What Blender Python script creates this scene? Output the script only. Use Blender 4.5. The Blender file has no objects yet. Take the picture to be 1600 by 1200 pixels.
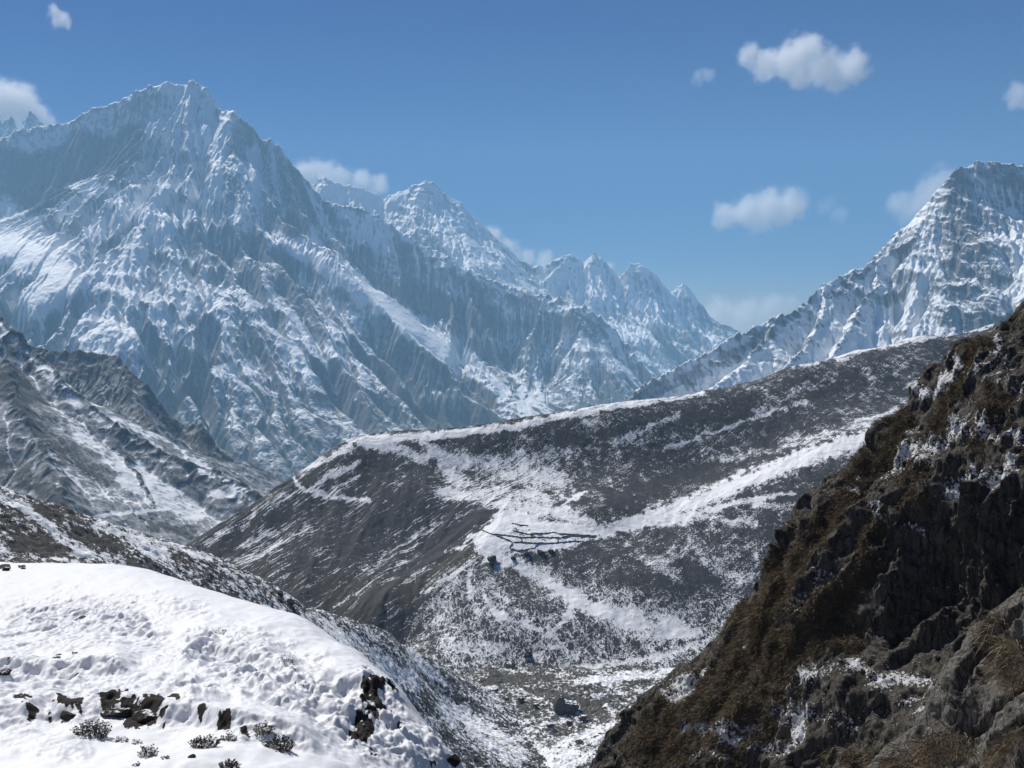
import bpy, bmesh, math, random
import numpy as np
from mathutils import Vector

# ------------------------------------------------------------------ camera, sky, sun, exposure
SC = bpy.context.scene
COL = SC.collection
FPX = 1556.0                       # focal length in photo pixels (1600 wide)
PITCH = math.atan(100.0 / FPX)
CP, SP = math.cos(PITCH), math.sin(PITCH)
cam_data = bpy.data.cameras.new('camera')
cam_data.sensor_width = 36.0
cam_data.lens = 36.0 * FPX / 1600.0
cam_data.clip_start = 0.1
cam_data.clip_end = 150000.0
cam = bpy.data.objects.new('camera', cam_data)
COL.objects.link(cam)
cam.location = (0, 0, 0)
cam.rotation_euler = (math.pi / 2 - PITCH, 0, 0)
SC.camera = cam

SUN_AZ = math.radians(-38)         # from +Y (view direction), negative = left
SUN_EL = math.radians(49)
TO_SUN = np.array([math.sin(SUN_AZ) * math.cos(SUN_EL), math.cos(SUN_AZ) * math.cos(SUN_EL), math.sin(SUN_EL)])
world = bpy.data.worlds.new('World')
SC.world = world
world.use_nodes = True
wn = world.node_tree
bg = wn.nodes['Background']
sky = wn.nodes.new('ShaderNodeTexSky')
sky.sky_type = 'NISHITA'
sky.sun_disc = False
sky.sun_elevation = SUN_EL
sky.sun_rotation = SUN_AZ
sky.altitude = 4400
sky.air_density = 1.0
sky.dust_density = 0.8
sky.ozone_density = 3.0
hsv = wn.nodes.new('ShaderNodeHueSaturation')
hsv.inputs['Saturation'].default_value = 1.4
wn.links.new(sky.outputs[0], hsv.inputs['Color'])
tint = wn.nodes.new('ShaderNodeMix'); tint.data_type = 'RGBA'; tint.blend_type = 'MULTIPLY'
tint.inputs[0].default_value = 1.0
stc = wn.nodes.new('ShaderNodeTexCoord'); ssp = wn.nodes.new('ShaderNodeSeparateXYZ'); srm = wn.nodes.new('ShaderNodeValToRGB')
wn.links.new(stc.outputs['Generated'], ssp.inputs[0]); wn.links.new(ssp.outputs['Z'], srm.inputs[0])
srm.color_ramp.elements[0].position = 0.0; srm.color_ramp.elements[0].color = (1.0, 0.80, 0.76, 1)      # paler towards the horizon
srm.color_ramp.elements[1].position = 0.34; srm.color_ramp.elements[1].color = (0.28, 0.48, 0.85, 1)
wn.links.new(srm.outputs[0], tint.inputs[7])
wn.links.new(hsv.outputs[0], tint.inputs[6])
wn.links.new(tint.outputs[2], bg.inputs[0])
bg.inputs[1].default_value = 0.052
sun_data = bpy.data.lights.new('sun', 'SUN')
sun_data.energy = 4.3
sun_data.angle = math.radians(0.5)
sun_data.color = (1.0, 0.965, 0.91)
sun = bpy.data.objects.new('sun', sun_data)
COL.objects.link(sun)
sun.rotation_euler = Vector(TO_SUN).to_track_quat('Z', 'Y').to_euler()
SC.view_settings.view_transform = 'Standard'
SC.view_settings.look = 'None'
SC.view_settings.exposure = 0.43
SC.view_settings.gamma = 1.0
SC.cycles.use_denoising = True
SC.cycles.filter_width = 1.5
SC.cycles.volume_bounces = 8
SC.cycles.volume_step_rate = 0.5
SC.cycles.max_bounces = 6
SC.cycles.diffuse_bounces = 3
SC.cycles.glossy_bounces = 1
SC.cycles.volume_max_steps = 256

# ------------------------------------------------------------------ numeric helpers
def hash2(ix, iy, seed):
    h = (ix.astype(np.int64) * 374761393 + iy.astype(np.int64) * 668265263 + seed * 974634777) & 0xFFFFFFFF
    h = ((h ^ (h >> 13)) * 1274126177) & 0xFFFFFFFF
    h = h ^ (h >> 16)
    return (h & 0xFFFFFF).astype(np.float32) / np.float32(0xFFFFFF)

def vnoise(x, y, seed=0):
    """gradient noise, about -1..1"""
    x0 = np.floor(x); y0 = np.floor(y)
    fx = (x - x0).astype(np.float32); fy = (y - y0).astype(np.float32)
    ix = x0.astype(np.int64); iy = y0.astype(np.int64)
    sx = fx * fx * fx * (fx * (fx * 6 - 15) + 10); sy = fy * fy * fy * (fy * (fy * 6 - 15) + 10)
    def g(dx, dy):
        a = hash2(ix + dx, iy + dy, seed) * np.float32(2 * math.pi)
        return np.cos(a) * (fx - dx) + np.sin(a) * (fy - dy)
    a = g(0, 0); b = g(1, 0); c = g(0, 1); d = g(1, 1)
    return ((a + (b - a) * sx) * (1 - sy) + (c + (d - c) * sx) * sy) * 1.5

def fbm(x, y, wl, octs=5, gain=0.5, seed=0):
    s = 0; a = 1.0; f = 1.0 / wl
    for i in range(octs):
        s = s + a * vnoise(x * f + 17.3 * i, y * f - 9.1 * i, seed + i)
        a *= gain; f *= 2.03
    return s

def ridged(x, y, wl, octs=5, gain=0.5, seed=0):
    s = 0; a = 1.0; f = 1.0 / wl; w = 1.0
    for i in range(octs):
        n = 1 - np.abs(vnoise(x * f + 31.7 * i, y * f + 5.3 * i, seed + i)) * 1.35
        n = np.clip(n, 0, 1) ** 2 * w
        s = s + a * n
        w = np.clip(n * 1.8, 0, 1)
        a *= gain; f *= 2.05
    return s

def sstep(a, b, x):
    t = np.clip((x - a) / (b - a), 0, 1)
    return t * t * (3 - 2 * t)

def gullies(x, y, gx, gy, wl, amp, octs=5, gain=0.5, g0=0.45, seed=0, lac=2.0, branch=1.0, elong=1.9):
    """height change of gullies that run down the slope given by the gradient (gx, gy)"""
    h = np.zeros_like(x); dx = np.zeros_like(x); dy = np.zeros_like(x)
    a = 1.0; w = wl * elong
    for o in range(octs):
        tx = gx + dx * branch; ty = gy + dy * branch
        m = np.sqrt(tx * tx + ty * ty) + 1e-6
        k = np.minimum(1.0, m / g0) / m * elong
        ux = -ty * k; uy = tx * k                      # across the fall line
        px = x / w + 3.7 * o; py = y / w - 8.3 * o
        ix = np.floor(px); iy = np.floor(py)
        fx = (px - ix).astype(np.float32); fy = (py - iy).astype(np.float32)
        ix = ix.astype(np.int64); iy = iy.astype(np.int64)
        c = 0; s = 0; wt = 0
        for i in range(-1, 3):
            for j in range(-1, 3):
                hx = hash2(ix + i, iy + j, seed + 11 * o) - 0.5
                hy = hash2(ix + i, iy + j, seed + 11 * o + 5) - 0.5
                qx = fx - i - hx * 0.9; qy = fy - j - hy * 0.9
                ww = np.exp(-(qx * qx + qy * qy) * 2.0)
                ph = (qx * ux + qy * uy) * np.float32(2 * math.pi)
                c = c + np.cos(ph) * ww; s = s + np.sin(ph) * ww; wt = wt + ww
        c = c / wt; s = s / wt
        A = amp * a
        h = h + (c - 0.4 * (1 - c * c)) * A
        dx = dx - s * A * 2 * math.pi / w * ux
        dy = dy - s * A * 2 * math.pi / w * uy
        a *= gain; w /= lac
    return h

def erode(Z, dx, dy, iters, K, m, talus, guard=1.0, strata=None):
    """stream-power incision with a limit on the slope of the valley sides; returns height and drainage area in cells"""
    ny, nx = Z.shape; n = nx * ny
    idx = np.arange(n).reshape(ny, nx)
    offs = [(-1, -1), (-1, 0), (-1, 1), (0, -1), (0, 1), (1, -1), (1, 0), (1, 1)]
    dist = [math.hypot(o[1] * dx, o[0] * dy) for o in offs]
    A = np.ones(n)
    for it in range(iters):
        Zp = np.pad(Z, 1, mode='edge'); Ip = np.pad(idx, 1, mode='edge')
        best = np.zeros_like(Z); rec = idx.copy()
        for (oy, ox), d in zip(offs, dist):
            s = (Z - Zp[1 + oy:1 + oy + ny, 1 + ox:1 + ox + nx]) / d
            mk = s > best
            best = np.where(mk, s, best); rec = np.where(mk, Ip[1 + oy:1 + oy + ny, 1 + ox:1 + ox + nx], rec)
        r = rec.ravel(); root = r == np.arange(n)
        A = np.ones(n); rr = r.copy(); act = ~root
        for k in range(12):
            if not act.any(): break
            i = np.where(act)[0]
            A = A + np.bincount(rr[i], weights=A[i], minlength=n)
            nxt = rr[rr]
            act = act & ~root[rr]
            rr = nxt
        drop = Z.ravel() - Z.ravel()[r]
        kz = K if strata is None else K * strata(Z).ravel()      # hard and soft beds
        dz = np.minimum(kz * A ** m * best.ravel(), 0.7 * drop) * (guard.ravel() if hasattr(guard, 'ravel') else guard)
        Z = Z - dz.reshape(ny, nx)
        if talus:
            Z = Z - 0.3 * np.clip(best - talus, 0, None) * min(dx, dy) * guard
    return Z, A.reshape(ny, nx)

def upsample(Z, ys, xs, ys2, xs2):
    iy = np.clip(np.searchsorted(ys, ys2) - 1, 0, len(ys) - 2); fy = ((ys2 - ys[iy]) / (ys[iy + 1] - ys[iy]))[:, None]
    R = Z[iy] * (1 - fy) + Z[iy + 1] * fy
    ix = np.clip(np.searchsorted(xs, xs2) - 1, 0, len(xs) - 2); fx = ((xs2 - xs[ix]) / (xs[ix + 1] - xs[ix]))[None]
    return R[:, ix] * (1 - fx) + R[:, ix + 1] * fx

def blocks(x, y, wl, seed, tilt=1.0):
    """fractured rock: every cell of a random mosaic is a plane of its own"""
    px = x / wl; py = y / wl
    ix = np.floor(px).astype(np.int64); iy = np.floor(py).astype(np.int64)
    best = np.full(x.shape, 1e9); val = np.zeros(x.shape)
    for i in (-1, 0, 1):
        for j in (-1, 0, 1):
            cx = ix + i; cy = iy + j
            qx = px - cx - hash2(cx, cy, seed); qy = py - cy - hash2(cx, cy, seed + 1)
            d = qx * qx + qy * qy
            v = hash2(cx, cy, seed + 2) - 0.5 + tilt * (qx * (hash2(cx, cy, seed + 3) - 0.5) + qy * (hash2(cx, cy, seed + 4) - 0.5))
            mk = d < best
            best = np.where(mk, d, best); val = np.where(mk, v, val)
    return val

def unproj(u, v, d):
    a = (u - 800.0) / FPX; b = (600.0 - v) / FPX
    y = CP + b * SP; z = -SP + b * CP
    s = d / y
    return np.array([a * s, d + 0 * s, z * s]).T

def proj(x, y, z):
    dep = y * CP - z * SP
    dep = np.where(np.abs(dep) < 1e-3, 1e-3, dep)
    return 800 + FPX * x / dep, 600 - FPX * (y * SP + z * CP) / dep

def P(pts):
    p = np.array(pts, float)
    return unproj(p[:, 0], p[:, 1], p[:, 2])

class RBF:
    """smooth surface through scattered controls (multiquadric + plane)"""
    def __init__(self, xy, z, c, smooth=0.0):
        self.xy = np.asarray(xy, float); n = len(z); self.c = c
        self.sc = np.abs(self.xy).max() + 1e-9
        A = self.phi(self.xy, self.xy) + np.eye(n) * smooth
        Q = np.c_[np.ones(n), self.xy / self.sc]
        M = np.block([[A, Q], [Q.T, np.zeros((3, 3))]])
        self.w = np.linalg.solve(M, np.r_[z, 0, 0, 0])
    def phi(self, a, b):
        d2 = (a[:, None, 0] - b[None, :, 0]) ** 2 + (a[:, None, 1] - b[None, :, 1]) ** 2
        return np.sqrt(d2 + self.c ** 2)
    def __call__(self, X, Y):
        sh = X.shape; x = X.ravel(); y = Y.ravel()
        r = self.w[-3] + self.w[-2] * x / self.sc + self.w[-1] * y / self.sc
        for i in range(len(self.xy)):
            r = r + self.w[i] * np.sqrt((x - self.xy[i, 0]) ** 2 + (y - self.xy[i, 1]) ** 2 + self.c ** 2)
        return r.reshape(sh)

def strokes(U, V, lst, warp=6.0, seed=50, soft=0.45, jag=0.0):
    """coverage 0..1 of soft brush strokes [(strength, [(u,v,halfwidth),...]), ...]"""
    u = U + warp * fbm(U, V, 28, 4, 0.6, seed); v = V + 0.7 * warp * fbm(U, V, 24, 4, 0.6, seed + 9)
    out = np.zeros_like(U)
    J = np.clip(1 + jag * fbm(U, V, 9, 3, 0.7, seed + 17), 0.25, 2.2) if jag else 1.0
    for st, pl in lst:
        for (a, b, wa), (c, d, wb) in zip(pl[:-1], pl[1:]):
            lx = c - a; ly = d - b; L = lx * lx + ly * ly + 1e-9
            t = np.clip(((u - a) * lx + (v - b) * ly) / L, 0, 1)
            dist = np.sqrt((u - a - t * lx) ** 2 + (v - b - t * ly) ** 2)
            w = (wa + (wb - wa) * t) * J
            out = np.maximum(out, st * (1 - sstep(1 - soft, 1 + soft, dist / w)))
    return out

def grid(x0, x1, nx, y0, y1, ny, ypow=1.0):
    xs = np.linspace(x0, x1, nx); t = np.linspace(0, 1, ny) ** ypow
    ys = y0 + (y1 - y0) * t
    X, Y = np.meshgrid(xs, ys)
    return X, Y, xs, ys

def grad(Z, xs, ys):
    gy, gx = np.gradient(Z, ys, xs)
    return gx, gy

def tag(o, label, cat, kind=None, group=None):
    o['label'] = label; o['category'] = cat
    if kind: o['kind'] = kind
    if group: o['group'] = group
    return o

def link(name, me, mat=None, parent=None):
    o = bpy.data.objects.new(name, me)
    COL.objects.link(o)
    if mat is not None: me.materials.append(mat)
    if parent is not None: o.parent = parent
    return o

def mesh_from(name, verts, faces_flat, nside, attrs=None, smooth=True):
    me = bpy.data.meshes.new(name)
    verts = np.ascontiguousarray(verts, np.float32)
    n = len(verts); nf = len(faces_flat) // nside
    me.vertices.add(n); me.vertices.foreach_set('co', verts.ravel())
    me.loops.add(nf * nside); me.loops.foreach_set('vertex_index', np.ascontiguousarray(faces_flat, np.int32))
    me.polygons.add(nf)
    me.polygons.foreach_set('loop_start', np.arange(0, nf * nside, nside, dtype=np.int32))
    me.update(calc_edges=True)
    me.polygons.foreach_set('use_smooth', np.full(nf, smooth))
    for k, a in (attrs or {}).items():
        at = me.attributes.new(k, 'FLOAT', 'POINT')
        at.data.foreach_set('value', np.ascontiguousarray(a.ravel(), np.float32))
    return me

def grid_mesh(name, X, Y, Z, mat, attrs=None, keep=None, flip=False):
    ny, nx = X.shape
    idx = np.arange(nx * ny).reshape(ny, nx)
    q = np.stack([idx[:-1, :-1], idx[:-1, 1:], idx[1:, 1:], idx[1:, :-1]], -1)
    if flip: q = q[..., ::-1]
    if keep is not None:
        kk = keep[:-1, :-1] | keep[:-1, 1:] | keep[1:, 1:] | keep[1:, :-1]
        q = q[kk]
    q = q.reshape(-1, 4)
    V = np.stack([X.ravel(), Y.ravel(), Z.ravel()], 1)
    A = {k: a.ravel() for k, a in (attrs or {}).items()}
    if keep is not None:
        used = np.zeros(len(V), bool); used[q.ravel()] = True
        remap = np.cumsum(used) - 1
        q = remap[q]; V = V[used]; A = {k: a[used] for k, a in A.items()}
    me = mesh_from(name, V, q.ravel(), 4, A)
    return link(name, me, mat)

def blur(Z, r):
    for ax in (0, 1):
        pad = [(0, 0), (0, 0)]; pad[ax] = (r + 1, r)
        c = np.cumsum(np.pad(Z, pad, mode='edge'), axis=ax)
        n = Z.shape[ax]
        hi = np.take(c, np.arange(2 * r + 1, 2 * r + 1 + n), axis=ax); lo = np.take(c, np.arange(0, n), axis=ax)
        Z = (hi - lo) / (2 * r + 1)
    return Z

class Ground:
    """finds the point of a terrain seen at a photo pixel"""
    def __init__(self, X, Y, Z):
        self.X, self.Y, self.Z = X.ravel(), Y.ravel(), Z.ravel()
        self.u, self.v = proj(self.X, self.Y, self.Z)
    def at(self, u, v, r=3.0):
        d2 = (self.u - u) ** 2 + (self.v - v) ** 2
        m = np.where(d2 < r * r)[0]
        if len(m) == 0: m = np.array([d2.argmin()])
        i = m[np.argmin(self.Y[m])]
        return Vector((self.X[i], self.Y[i], self.Z[i]))

# ------------------------------------------------------------------ node helpers
class NT:
    def __init__(self, name):
        self.mat = bpy.data.materials.new(name)
        self.mat.use_nodes = True
        self.t = self.mat.node_tree
        self.bsdf = self.t.nodes['Principled BSDF']
        self.bsdf.inputs['Specular IOR Level'].default_value = 0.25
    def n(self, ty, **kw):
        nd = self.t.nodes.new('ShaderNode' + ty)
        for k, v in kw.items(): setattr(nd, k, v)
        return nd
    def l(self, a, b): self.t.links.new(a, b)
    def setin(self, sock, v):
        if hasattr(v, 'links'): self.l(v, sock)
        elif isinstance(v, (tuple, list)) and len(v) == 3 and sock.type == 'RGBA': sock.default_value = (*v, 1)
        else: sock.default_value = v
    def attr(self, name):
        a = self.n('Attribute'); a.attribute_name = name; return a.outputs['Fac']
    def pos(self, scale=(1, 1, 1), rot=(0, 0, 0), loc=(0, 0, 0)):
        tc = self.n('TexCoord'); m = self.n('Mapping')
        self.l(tc.outputs['Object'], m.inputs['Vector'])
        m.inputs['Scale'].default_value = scale; m.inputs['Rotation'].default_value = rot; m.inputs['Location'].default_value = loc
        return m.outputs[0]
    def noise(self, vec, scale, detail=6, rough=0.6, dist=0.0, ty='FBM', lac=2.0):
        nd = self.n('TexNoise'); nd.noise_type = ty
        self.l(vec, nd.inputs['Vector'])
        nd.inputs['Scale'].default_value = scale; nd.inputs['Detail'].default_value = detail
        nd.inputs['Roughness'].default_value = rough; nd.inputs['Distortion'].default_value = dist
        nd.inputs['Lacunarity'].default_value = lac
        return nd.outputs['Fac']
    def voro(self, vec, scale, feature='F1', rnd=1.0):
        nd = self.n('TexVoronoi'); nd.feature = feature
        self.l(vec, nd.inputs['Vector']); nd.inputs['Scale'].default_value = scale
        nd.inputs['Randomness'].default_value = rnd
        return nd.outputs['Distance']
    def m(self, op, a, b=0.0, c=0.0, clamp=False):
        nd = self.n('Math', operation=op); nd.use_clamp = clamp
        self.setin(nd.inputs[0], a); self.setin(nd.inputs[1], b)
        if len(nd.inputs) > 2: self.setin(nd.inputs[2], c)
        return nd.outputs[0]
    def mr(self, v, a, b, c=0.0, d=1.0, smooth=True):
        nd = self.n('MapRange'); nd.interpolation_type = 'SMOOTHSTEP' if smooth else 'LINEAR'; nd.clamp = True
        self.setin(nd.inputs[0], v)
        for i, q in enumerate((a, b, c, d)): self.setin(nd.inputs[1 + i], q)
        return nd.outputs[0]
    def mix(self, f, a, b):
        nd = self.n('Mix'); nd.data_type = 'RGBA'
        self.setin(nd.inputs[0], f); self.setin(nd.inputs[6], a); self.setin(nd.inputs[7], b)
        return nd.outputs[2]
    def nz(self):
        g = self.n('NewGeometry'); s = self.n('SeparateXYZ')
        self.l(g.outputs['Normal'], s.inputs[0]); return s.outputs['Z']
    def bump(self, h, dist, strength=1.0):
        b = self.n('Bump'); b.inputs['Strength'].default_value = strength
        b.inputs['Distance'].default_value = dist
        self.l(h, b.inputs['Height']); self.l(b.outputs[0], self.bsdf.inputs['Normal'])
        return b
    def out(self, color, rough=0.9):
        self.setin(self.bsdf.inputs['Base Color'], color)
        self.setin(self.bsdf.inputs['Roughness'], rough)
        return self.mat

SNOW = (0.86, 0.87, 0.88)

def mountain_material(name, rock_a, rock_b, sc, patch=1.0, bump=8.0, low=(0.10, 0.10, 0.09)):
    """rock with snow; the vertex attribute 'snow' holds how snowed-up the place is (0..1, 0.5 = half)"""
    t = NT(name)
    p = t.pos()
    n1 = t.noise(p, sc, 8, 0.72)
    n2 = t.noise(p, sc * 0.12, 5, 0.6)
    n3 = t.noise(t.pos((1, 1, 0.25)), sc * 2.2, 5, 0.7)
    s = t.attr('snow')
    k = t.m('ADD', s, t.m('MULTIPLY', t.m('SUBTRACT', n1, 0.5), 0.85 * patch))
    snow = t.m('MAXIMUM', t.mr(k, 0.42, 0.60), t.mr(k, 0.12, 0.55, 0.0, 0.42))
    rock = t.mix(t.mr(n2, 0.35, 0.65), rock_a, rock_b)
    rock = t.mix(t.mr(n3, 0.3, 0.7), rock, tuple(c * 0.6 for c in rock_a))
    rock = t.mix(t.attr('low'), rock, low)
    col = t.mix(snow, rock, SNOW)
    h = t.m('ADD', n3, t.m('MULTIPLY', n1, 0.7))
    t.bump(t.m('MULTIPLY', h, t.m('SUBTRACT', 1.15, t.m('MULTIPLY', snow, 0.75))), bump, 0.8)
    return t.out(col, t.m('SUBTRACT', 0.92, t.m('MULTIPLY', snow, 0.3)))

def roof(X, Y, ridges, floor):
    """max of roof-shaped ridges; ridge = (polyline xyz, slope, concavity length)"""
    Z = np.full(X.shape, -1e9); D = np.full(X.shape, 1e9)
    for pl, k, L, *kb in ridges:
        pl = np.asarray(pl, float)
        for a, b in zip(pl[:-1], pl[1:]):
            lx, ly = b[0] - a[0], b[1] - a[1]
            tr = ((X - a[0]) * lx + (Y - a[1]) * ly) / (lx * lx + ly * ly + 1e-9); t = np.clip(tr, 0, 1)
            d = np.hypot(X - a[0] - t * lx, Y - a[1] - t * ly)
            kk = np.where(lx * (Y - a[1]) - ly * (X - a[0]) > 0, kb[0], k) if kb else k
            if a is pl[0] or (a == pl[0]).all(): kk = np.where(tr < 0, np.maximum(kk, 3.0), kk)     # spurs start at their parent ridge
            h = a[2] + (b[2] - a[2]) * t - kk * (0.55 * d + 0.45 * L * (1 - np.exp(-d / L)))
            m = h > Z
            Z = np.where(m, h, Z); D = np.where(m, d, D)
    return Z, D

# ------------------------------------------------------------------ far mountains
M_massif = mountain_material('massif_rock_snow', (0.165, 0.167, 0.17), (0.25, 0.245, 0.24), 0.012, 1.0, 16.0, (0.16, 0.152, 0.13))
M_range = mountain_material('far_range_rock_snow', (0.16, 0.16, 0.165), (0.22, 0.215, 0.21), 0.010, 0.9, 14.0)
M_peak = mountain_material('peak_rock_snow', (0.16, 0.16, 0.16), (0.23, 0.22, 0.21), 0.018, 1.0, 8.0)

def mountain(name, X, Y, xs, ys, ridges, base, mat, wl, amp, warp, snowfn, label, cat='mountain', seed=0, iters=48, K=0.40, talus=1.7, up=2, crest=2.2, quiet=None, gul=0.30, rough_amp=1.0, strat=0.25, bed=1.0, fb=None, lowcut=None):
    dx = xs[1] - xs[0]; dy = ys[1] - ys[0]
    wx = warp * fbm(X, Y, wl * 1.3, 5, 0.55, seed + 3); wy = warp * fbm(X, Y, wl * 1.3, 5, 0.55, seed + 33)
    Z, D = roof(X + wx, Y + wy, ridges, base)
    if callable(base): B = base(X, Y)
    else: B = np.full(X.shape, float(base))
    kk = wl * 0.12                                       # smooth maximum towards the valley floor
    hmix = np.clip(0.5 + 0.5 * (Z - B) / kk, 0, 1)
    Z = B + (Z - B) * hmix + kk * hmix * (1 - hmix)
    far = sstep(0, wl * 0.5, D) * 0.9 + 0.1
    gx, gy = grad(Z, xs, ys)
    steep = 0.25 + 0.75 * sstep(0.2, 0.55, np.hypot(gx, gy))
    Z = Z + gullies(X, Y, gx, gy, wl * 0.8, amp * gul * far * steep, 4, 0.5, 0.4, seed)
    Z = Z + amp * (0.75 - gul if fb is None else fb) * fbm(X, Y, wl * 0.7, 7, 0.58, seed + 8) * far * steep
    q = 0.0
    if quiet:                                            # smooth snowfields and glaciers
        U, V = proj(X, Y, Z); q = np.clip(blur(strokes(U, V, quiet, 6, seed + 40, 0.7), 2), 0, 1)
        Z = Z * (1 - q) + blur(Z, 7) * q
    cut = 1.0 if lowcut is None else 0.25 + 0.75 * sstep(lowcut[0], lowcut[1], Z)
    soft = cut * np.clip(1 + 1.1 * fbm(X, Y, wl * 1.6, 4, 0.6, seed + 61), 0.25, 2.2)
    tilt = X * 0.30 + Y * 0.12 + 0.25 * wl * fbm(X, Y, wl * 2.0, 3, 0.5, seed + 62)
    strata = lambda H: soft * (1 - strat + 2 * strat * sstep(-0.35, 0.35, vnoise((H + tilt) / (wl * 0.16), 0 * H + 3.3, seed + 63)))
    Z, A = erode(Z, dx, dy, iters, K * dx / 13.0, 0.42, talus, (0.08 + 0.92 * sstep(0.0, wl * 0.4, D)) * (1 - 0.93 * q), strata)
    A = blur(np.log(A), 1)
    xsl, ysl = xs, ys
    if up > 1:
        xs2 = np.linspace(xs[0], xs[-1], len(xs) * up); ys2 = np.linspace(ys[0], ys[-1], len(ys) * up)
        Z = upsample(Z, ys, xs, ys2, xs2); A = upsample(A, ys, xs, ys2, xs2); D = upsample(D, ys, xs, ys2, xs2)
        xs, ys = xs2, ys2; X, Y = np.meshgrid(xs, ys)
    gx, gy = grad(Z, xs, ys); sl = np.hypot(gx, gy)
    # rock strata and cracks on the steep parts
    rough = sstep(0.35, 0.9, sl)
    Z = Z + rough_amp * dx * rough * (0.30 * (ridged(X + 0.6 * Z, Y + 0.3 * Z, dx * 9, 4, 0.6, seed + 5) - 0.7) + 0.14 * fbm(X, Y, dx * 2.6, 3, 0.6, seed + 6))
    w = (Z + 0.55 * X + 0.2 * Y + 0.22 * wl * fbm(X, Y, wl * 1.1, 4, 0.55, seed + 71)) / (wl * 0.13)
    ledge = vnoise(w, 0 * w + 0.5, seed + 72) + 0.5 * vnoise(w * 2.3, X / (wl * 0.5), seed + 73)          # dipping beds make slanting ledges
    bedm = bed * sstep(0.45, 1.0, sl) * sstep(-0.2, 0.5, fbm(X, Y, wl * 1.4, 3, 0.5, seed + 74) + 0.25) * (1 - (upsample(q, ysl, xsl, ys, xs) if quiet else 0.0))
    Z = Z + dx * 0.9 * bedm * ledge
    Z = Z + dx * crest * (1 - sstep(0, wl * 0.3, D)) * (ridged(X, Y, wl * 0.22, 5, 0.6, seed + 21) - 0.75)       # broken crests
    gx, gy = grad(Z, xs, ys)
    nz = 1 / np.sqrt(1 + gx * gx + gy * gy)
    U, V = proj(X, Y, Z)
    snow, low = snowfn(X, Y, Z, nz, gx, gy, U, V)
    for r, w in ((2, 0.06), (7, 0.08)):                   # snow lies in the hollows, the ribs are blown clear
        c = blur(Z, r) - Z
        snow = snow + w * np.clip(c / (c.std() + 1e-9), -2.5, 2.5)
    snow = snow + 0.13 * sstep(2.2, 5.5, A) + 0.13 * bedm * np.clip(ledge, -1, 1)
    o = grid_mesh(name, X, Y, Z, mat, {'snow': snow, 'low': low})
    tag(o, label, cat, 'structure')
    return o, Ground(X, Y, Z)

# main massif
sky_G = P([(-420, 300, 10600), (-300, 250, 10500), (-150, 225, 10300), (0, 219, 10000), (25, 203, 10000), (75, 195, 10000), (115, 188, 9990), (135, 175, 9980),
           (160, 165, 9970), (185, 160, 9970), (208, 145, 9960), (235, 134, 9960), (262, 125, 9950), (275, 132, 9950), (290, 133, 9950),
           (300, 124, 9940), (318, 133, 9900), (326, 155, 9850), (347, 174, 9700), (367, 169, 9600), (390, 193, 9550), (410, 216, 9500),
           (422, 216, 9450), (440, 230, 9400), (458, 252, 9350), (490, 290, 9300), (500, 308, 9280), (525, 318, 9250), (562, 325, 9200),
           (600, 341, 9150), (640, 371, 9080), (660, 384, 9040), (690, 395, 9000), (720, 414, 8950), (755, 431, 8880), (800, 449, 8780),
           (850, 461, 8650), (885, 467, 8550), (920, 481, 8480), (955, 509, 8380), (985, 545, 8250), (1010, 580, 8100), (1060, 640, 7800)])
rid_G = [(sky_G[:13], 1.75, 700.0), (sky_G[12:], 1.3, 800.0),
    (P([(367, 169, 9600), (355, 235, 9330), (342, 285, 9080), (372, 325, 8850), (400, 350, 8650), (430, 395, 8420), (465, 440, 8200), (500, 480, 8000), (545, 545, 7650), (590, 610, 7250), (640, 690, 6800)]), 1.15, 500.0),
    (P([(400, 350, 8650), (340, 385, 8480), (280, 425, 8280), (200, 480, 7980), (120, 530, 7650), (40, 580, 7250)]), 1.0, 450.0),
    (P([(430, 395, 8420), (400, 470, 8000), (350, 560, 7450), (300, 650, 6900), (270, 720, 6500)]), 1.0, 350.0),
    (P([(465, 440, 8200), (470, 530, 7650), (460, 620, 7050), (450, 710, 6450)]), 1.0, 350.0),
    (P([(122, 238, 9720), (105, 285, 9480), (85, 330, 9250), (58, 358, 9080)]), 1.2, 250.0),
    (P([(300, 124, 9940), (262, 180, 9750), (240, 218, 9600), (207, 268, 9400), (172, 305, 9240), (135, 350, 9040), (100, 380, 8880)]), 1.15, 300.0),
    (P([(342, 285, 9080), (285, 330, 8860), (225, 372, 8680), (165, 408, 8500)]), 1.1, 250.0),
    (P([(355, 235, 9330), (300, 280, 9150), (250, 325, 8960)]), 1.15, 200.0),
    (P([(410, 216, 9500), (396, 262, 9300), (402, 300, 9150), (425, 340, 8980)]), 1.2, 250.0),
    (P([(500, 308, 9280), (497, 350, 9100), (503, 385, 8950)]), 1.2, 200.0),
    (P([(562, 325, 9200), (545, 375, 9000), (535, 410, 8860)]), 1.2, 250.0),
    (P([(640, 371, 9080), (615, 420, 8870), (640, 470, 8620)]), 1.2, 250.0),
    (P([(720, 414, 8950), (735, 465, 8700), (765, 515, 8400)]), 1.15, 300.0),
    (P([(850, 461, 8650), (835, 515, 8380), (825, 570, 8050), (805, 640, 7550)]), 1.1, 350.0),
    (P([(885, 467, 8550), (912, 505, 8350), (925, 545, 8150), (960, 590, 7850), (985, 640, 7500)]), 1.1, 300.0),
    (P([(690, 505, 8420), (720, 550, 8100), (760, 600, 7700), (800, 650, 7250), (830, 690, 6900)]), 0.9, 350.0),
    (P([(590, 455, 8640), (620, 520, 8250), (670, 590, 7750), (700, 650, 7250), (730, 700, 6800)]), 0.85, 350.0)]
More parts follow.
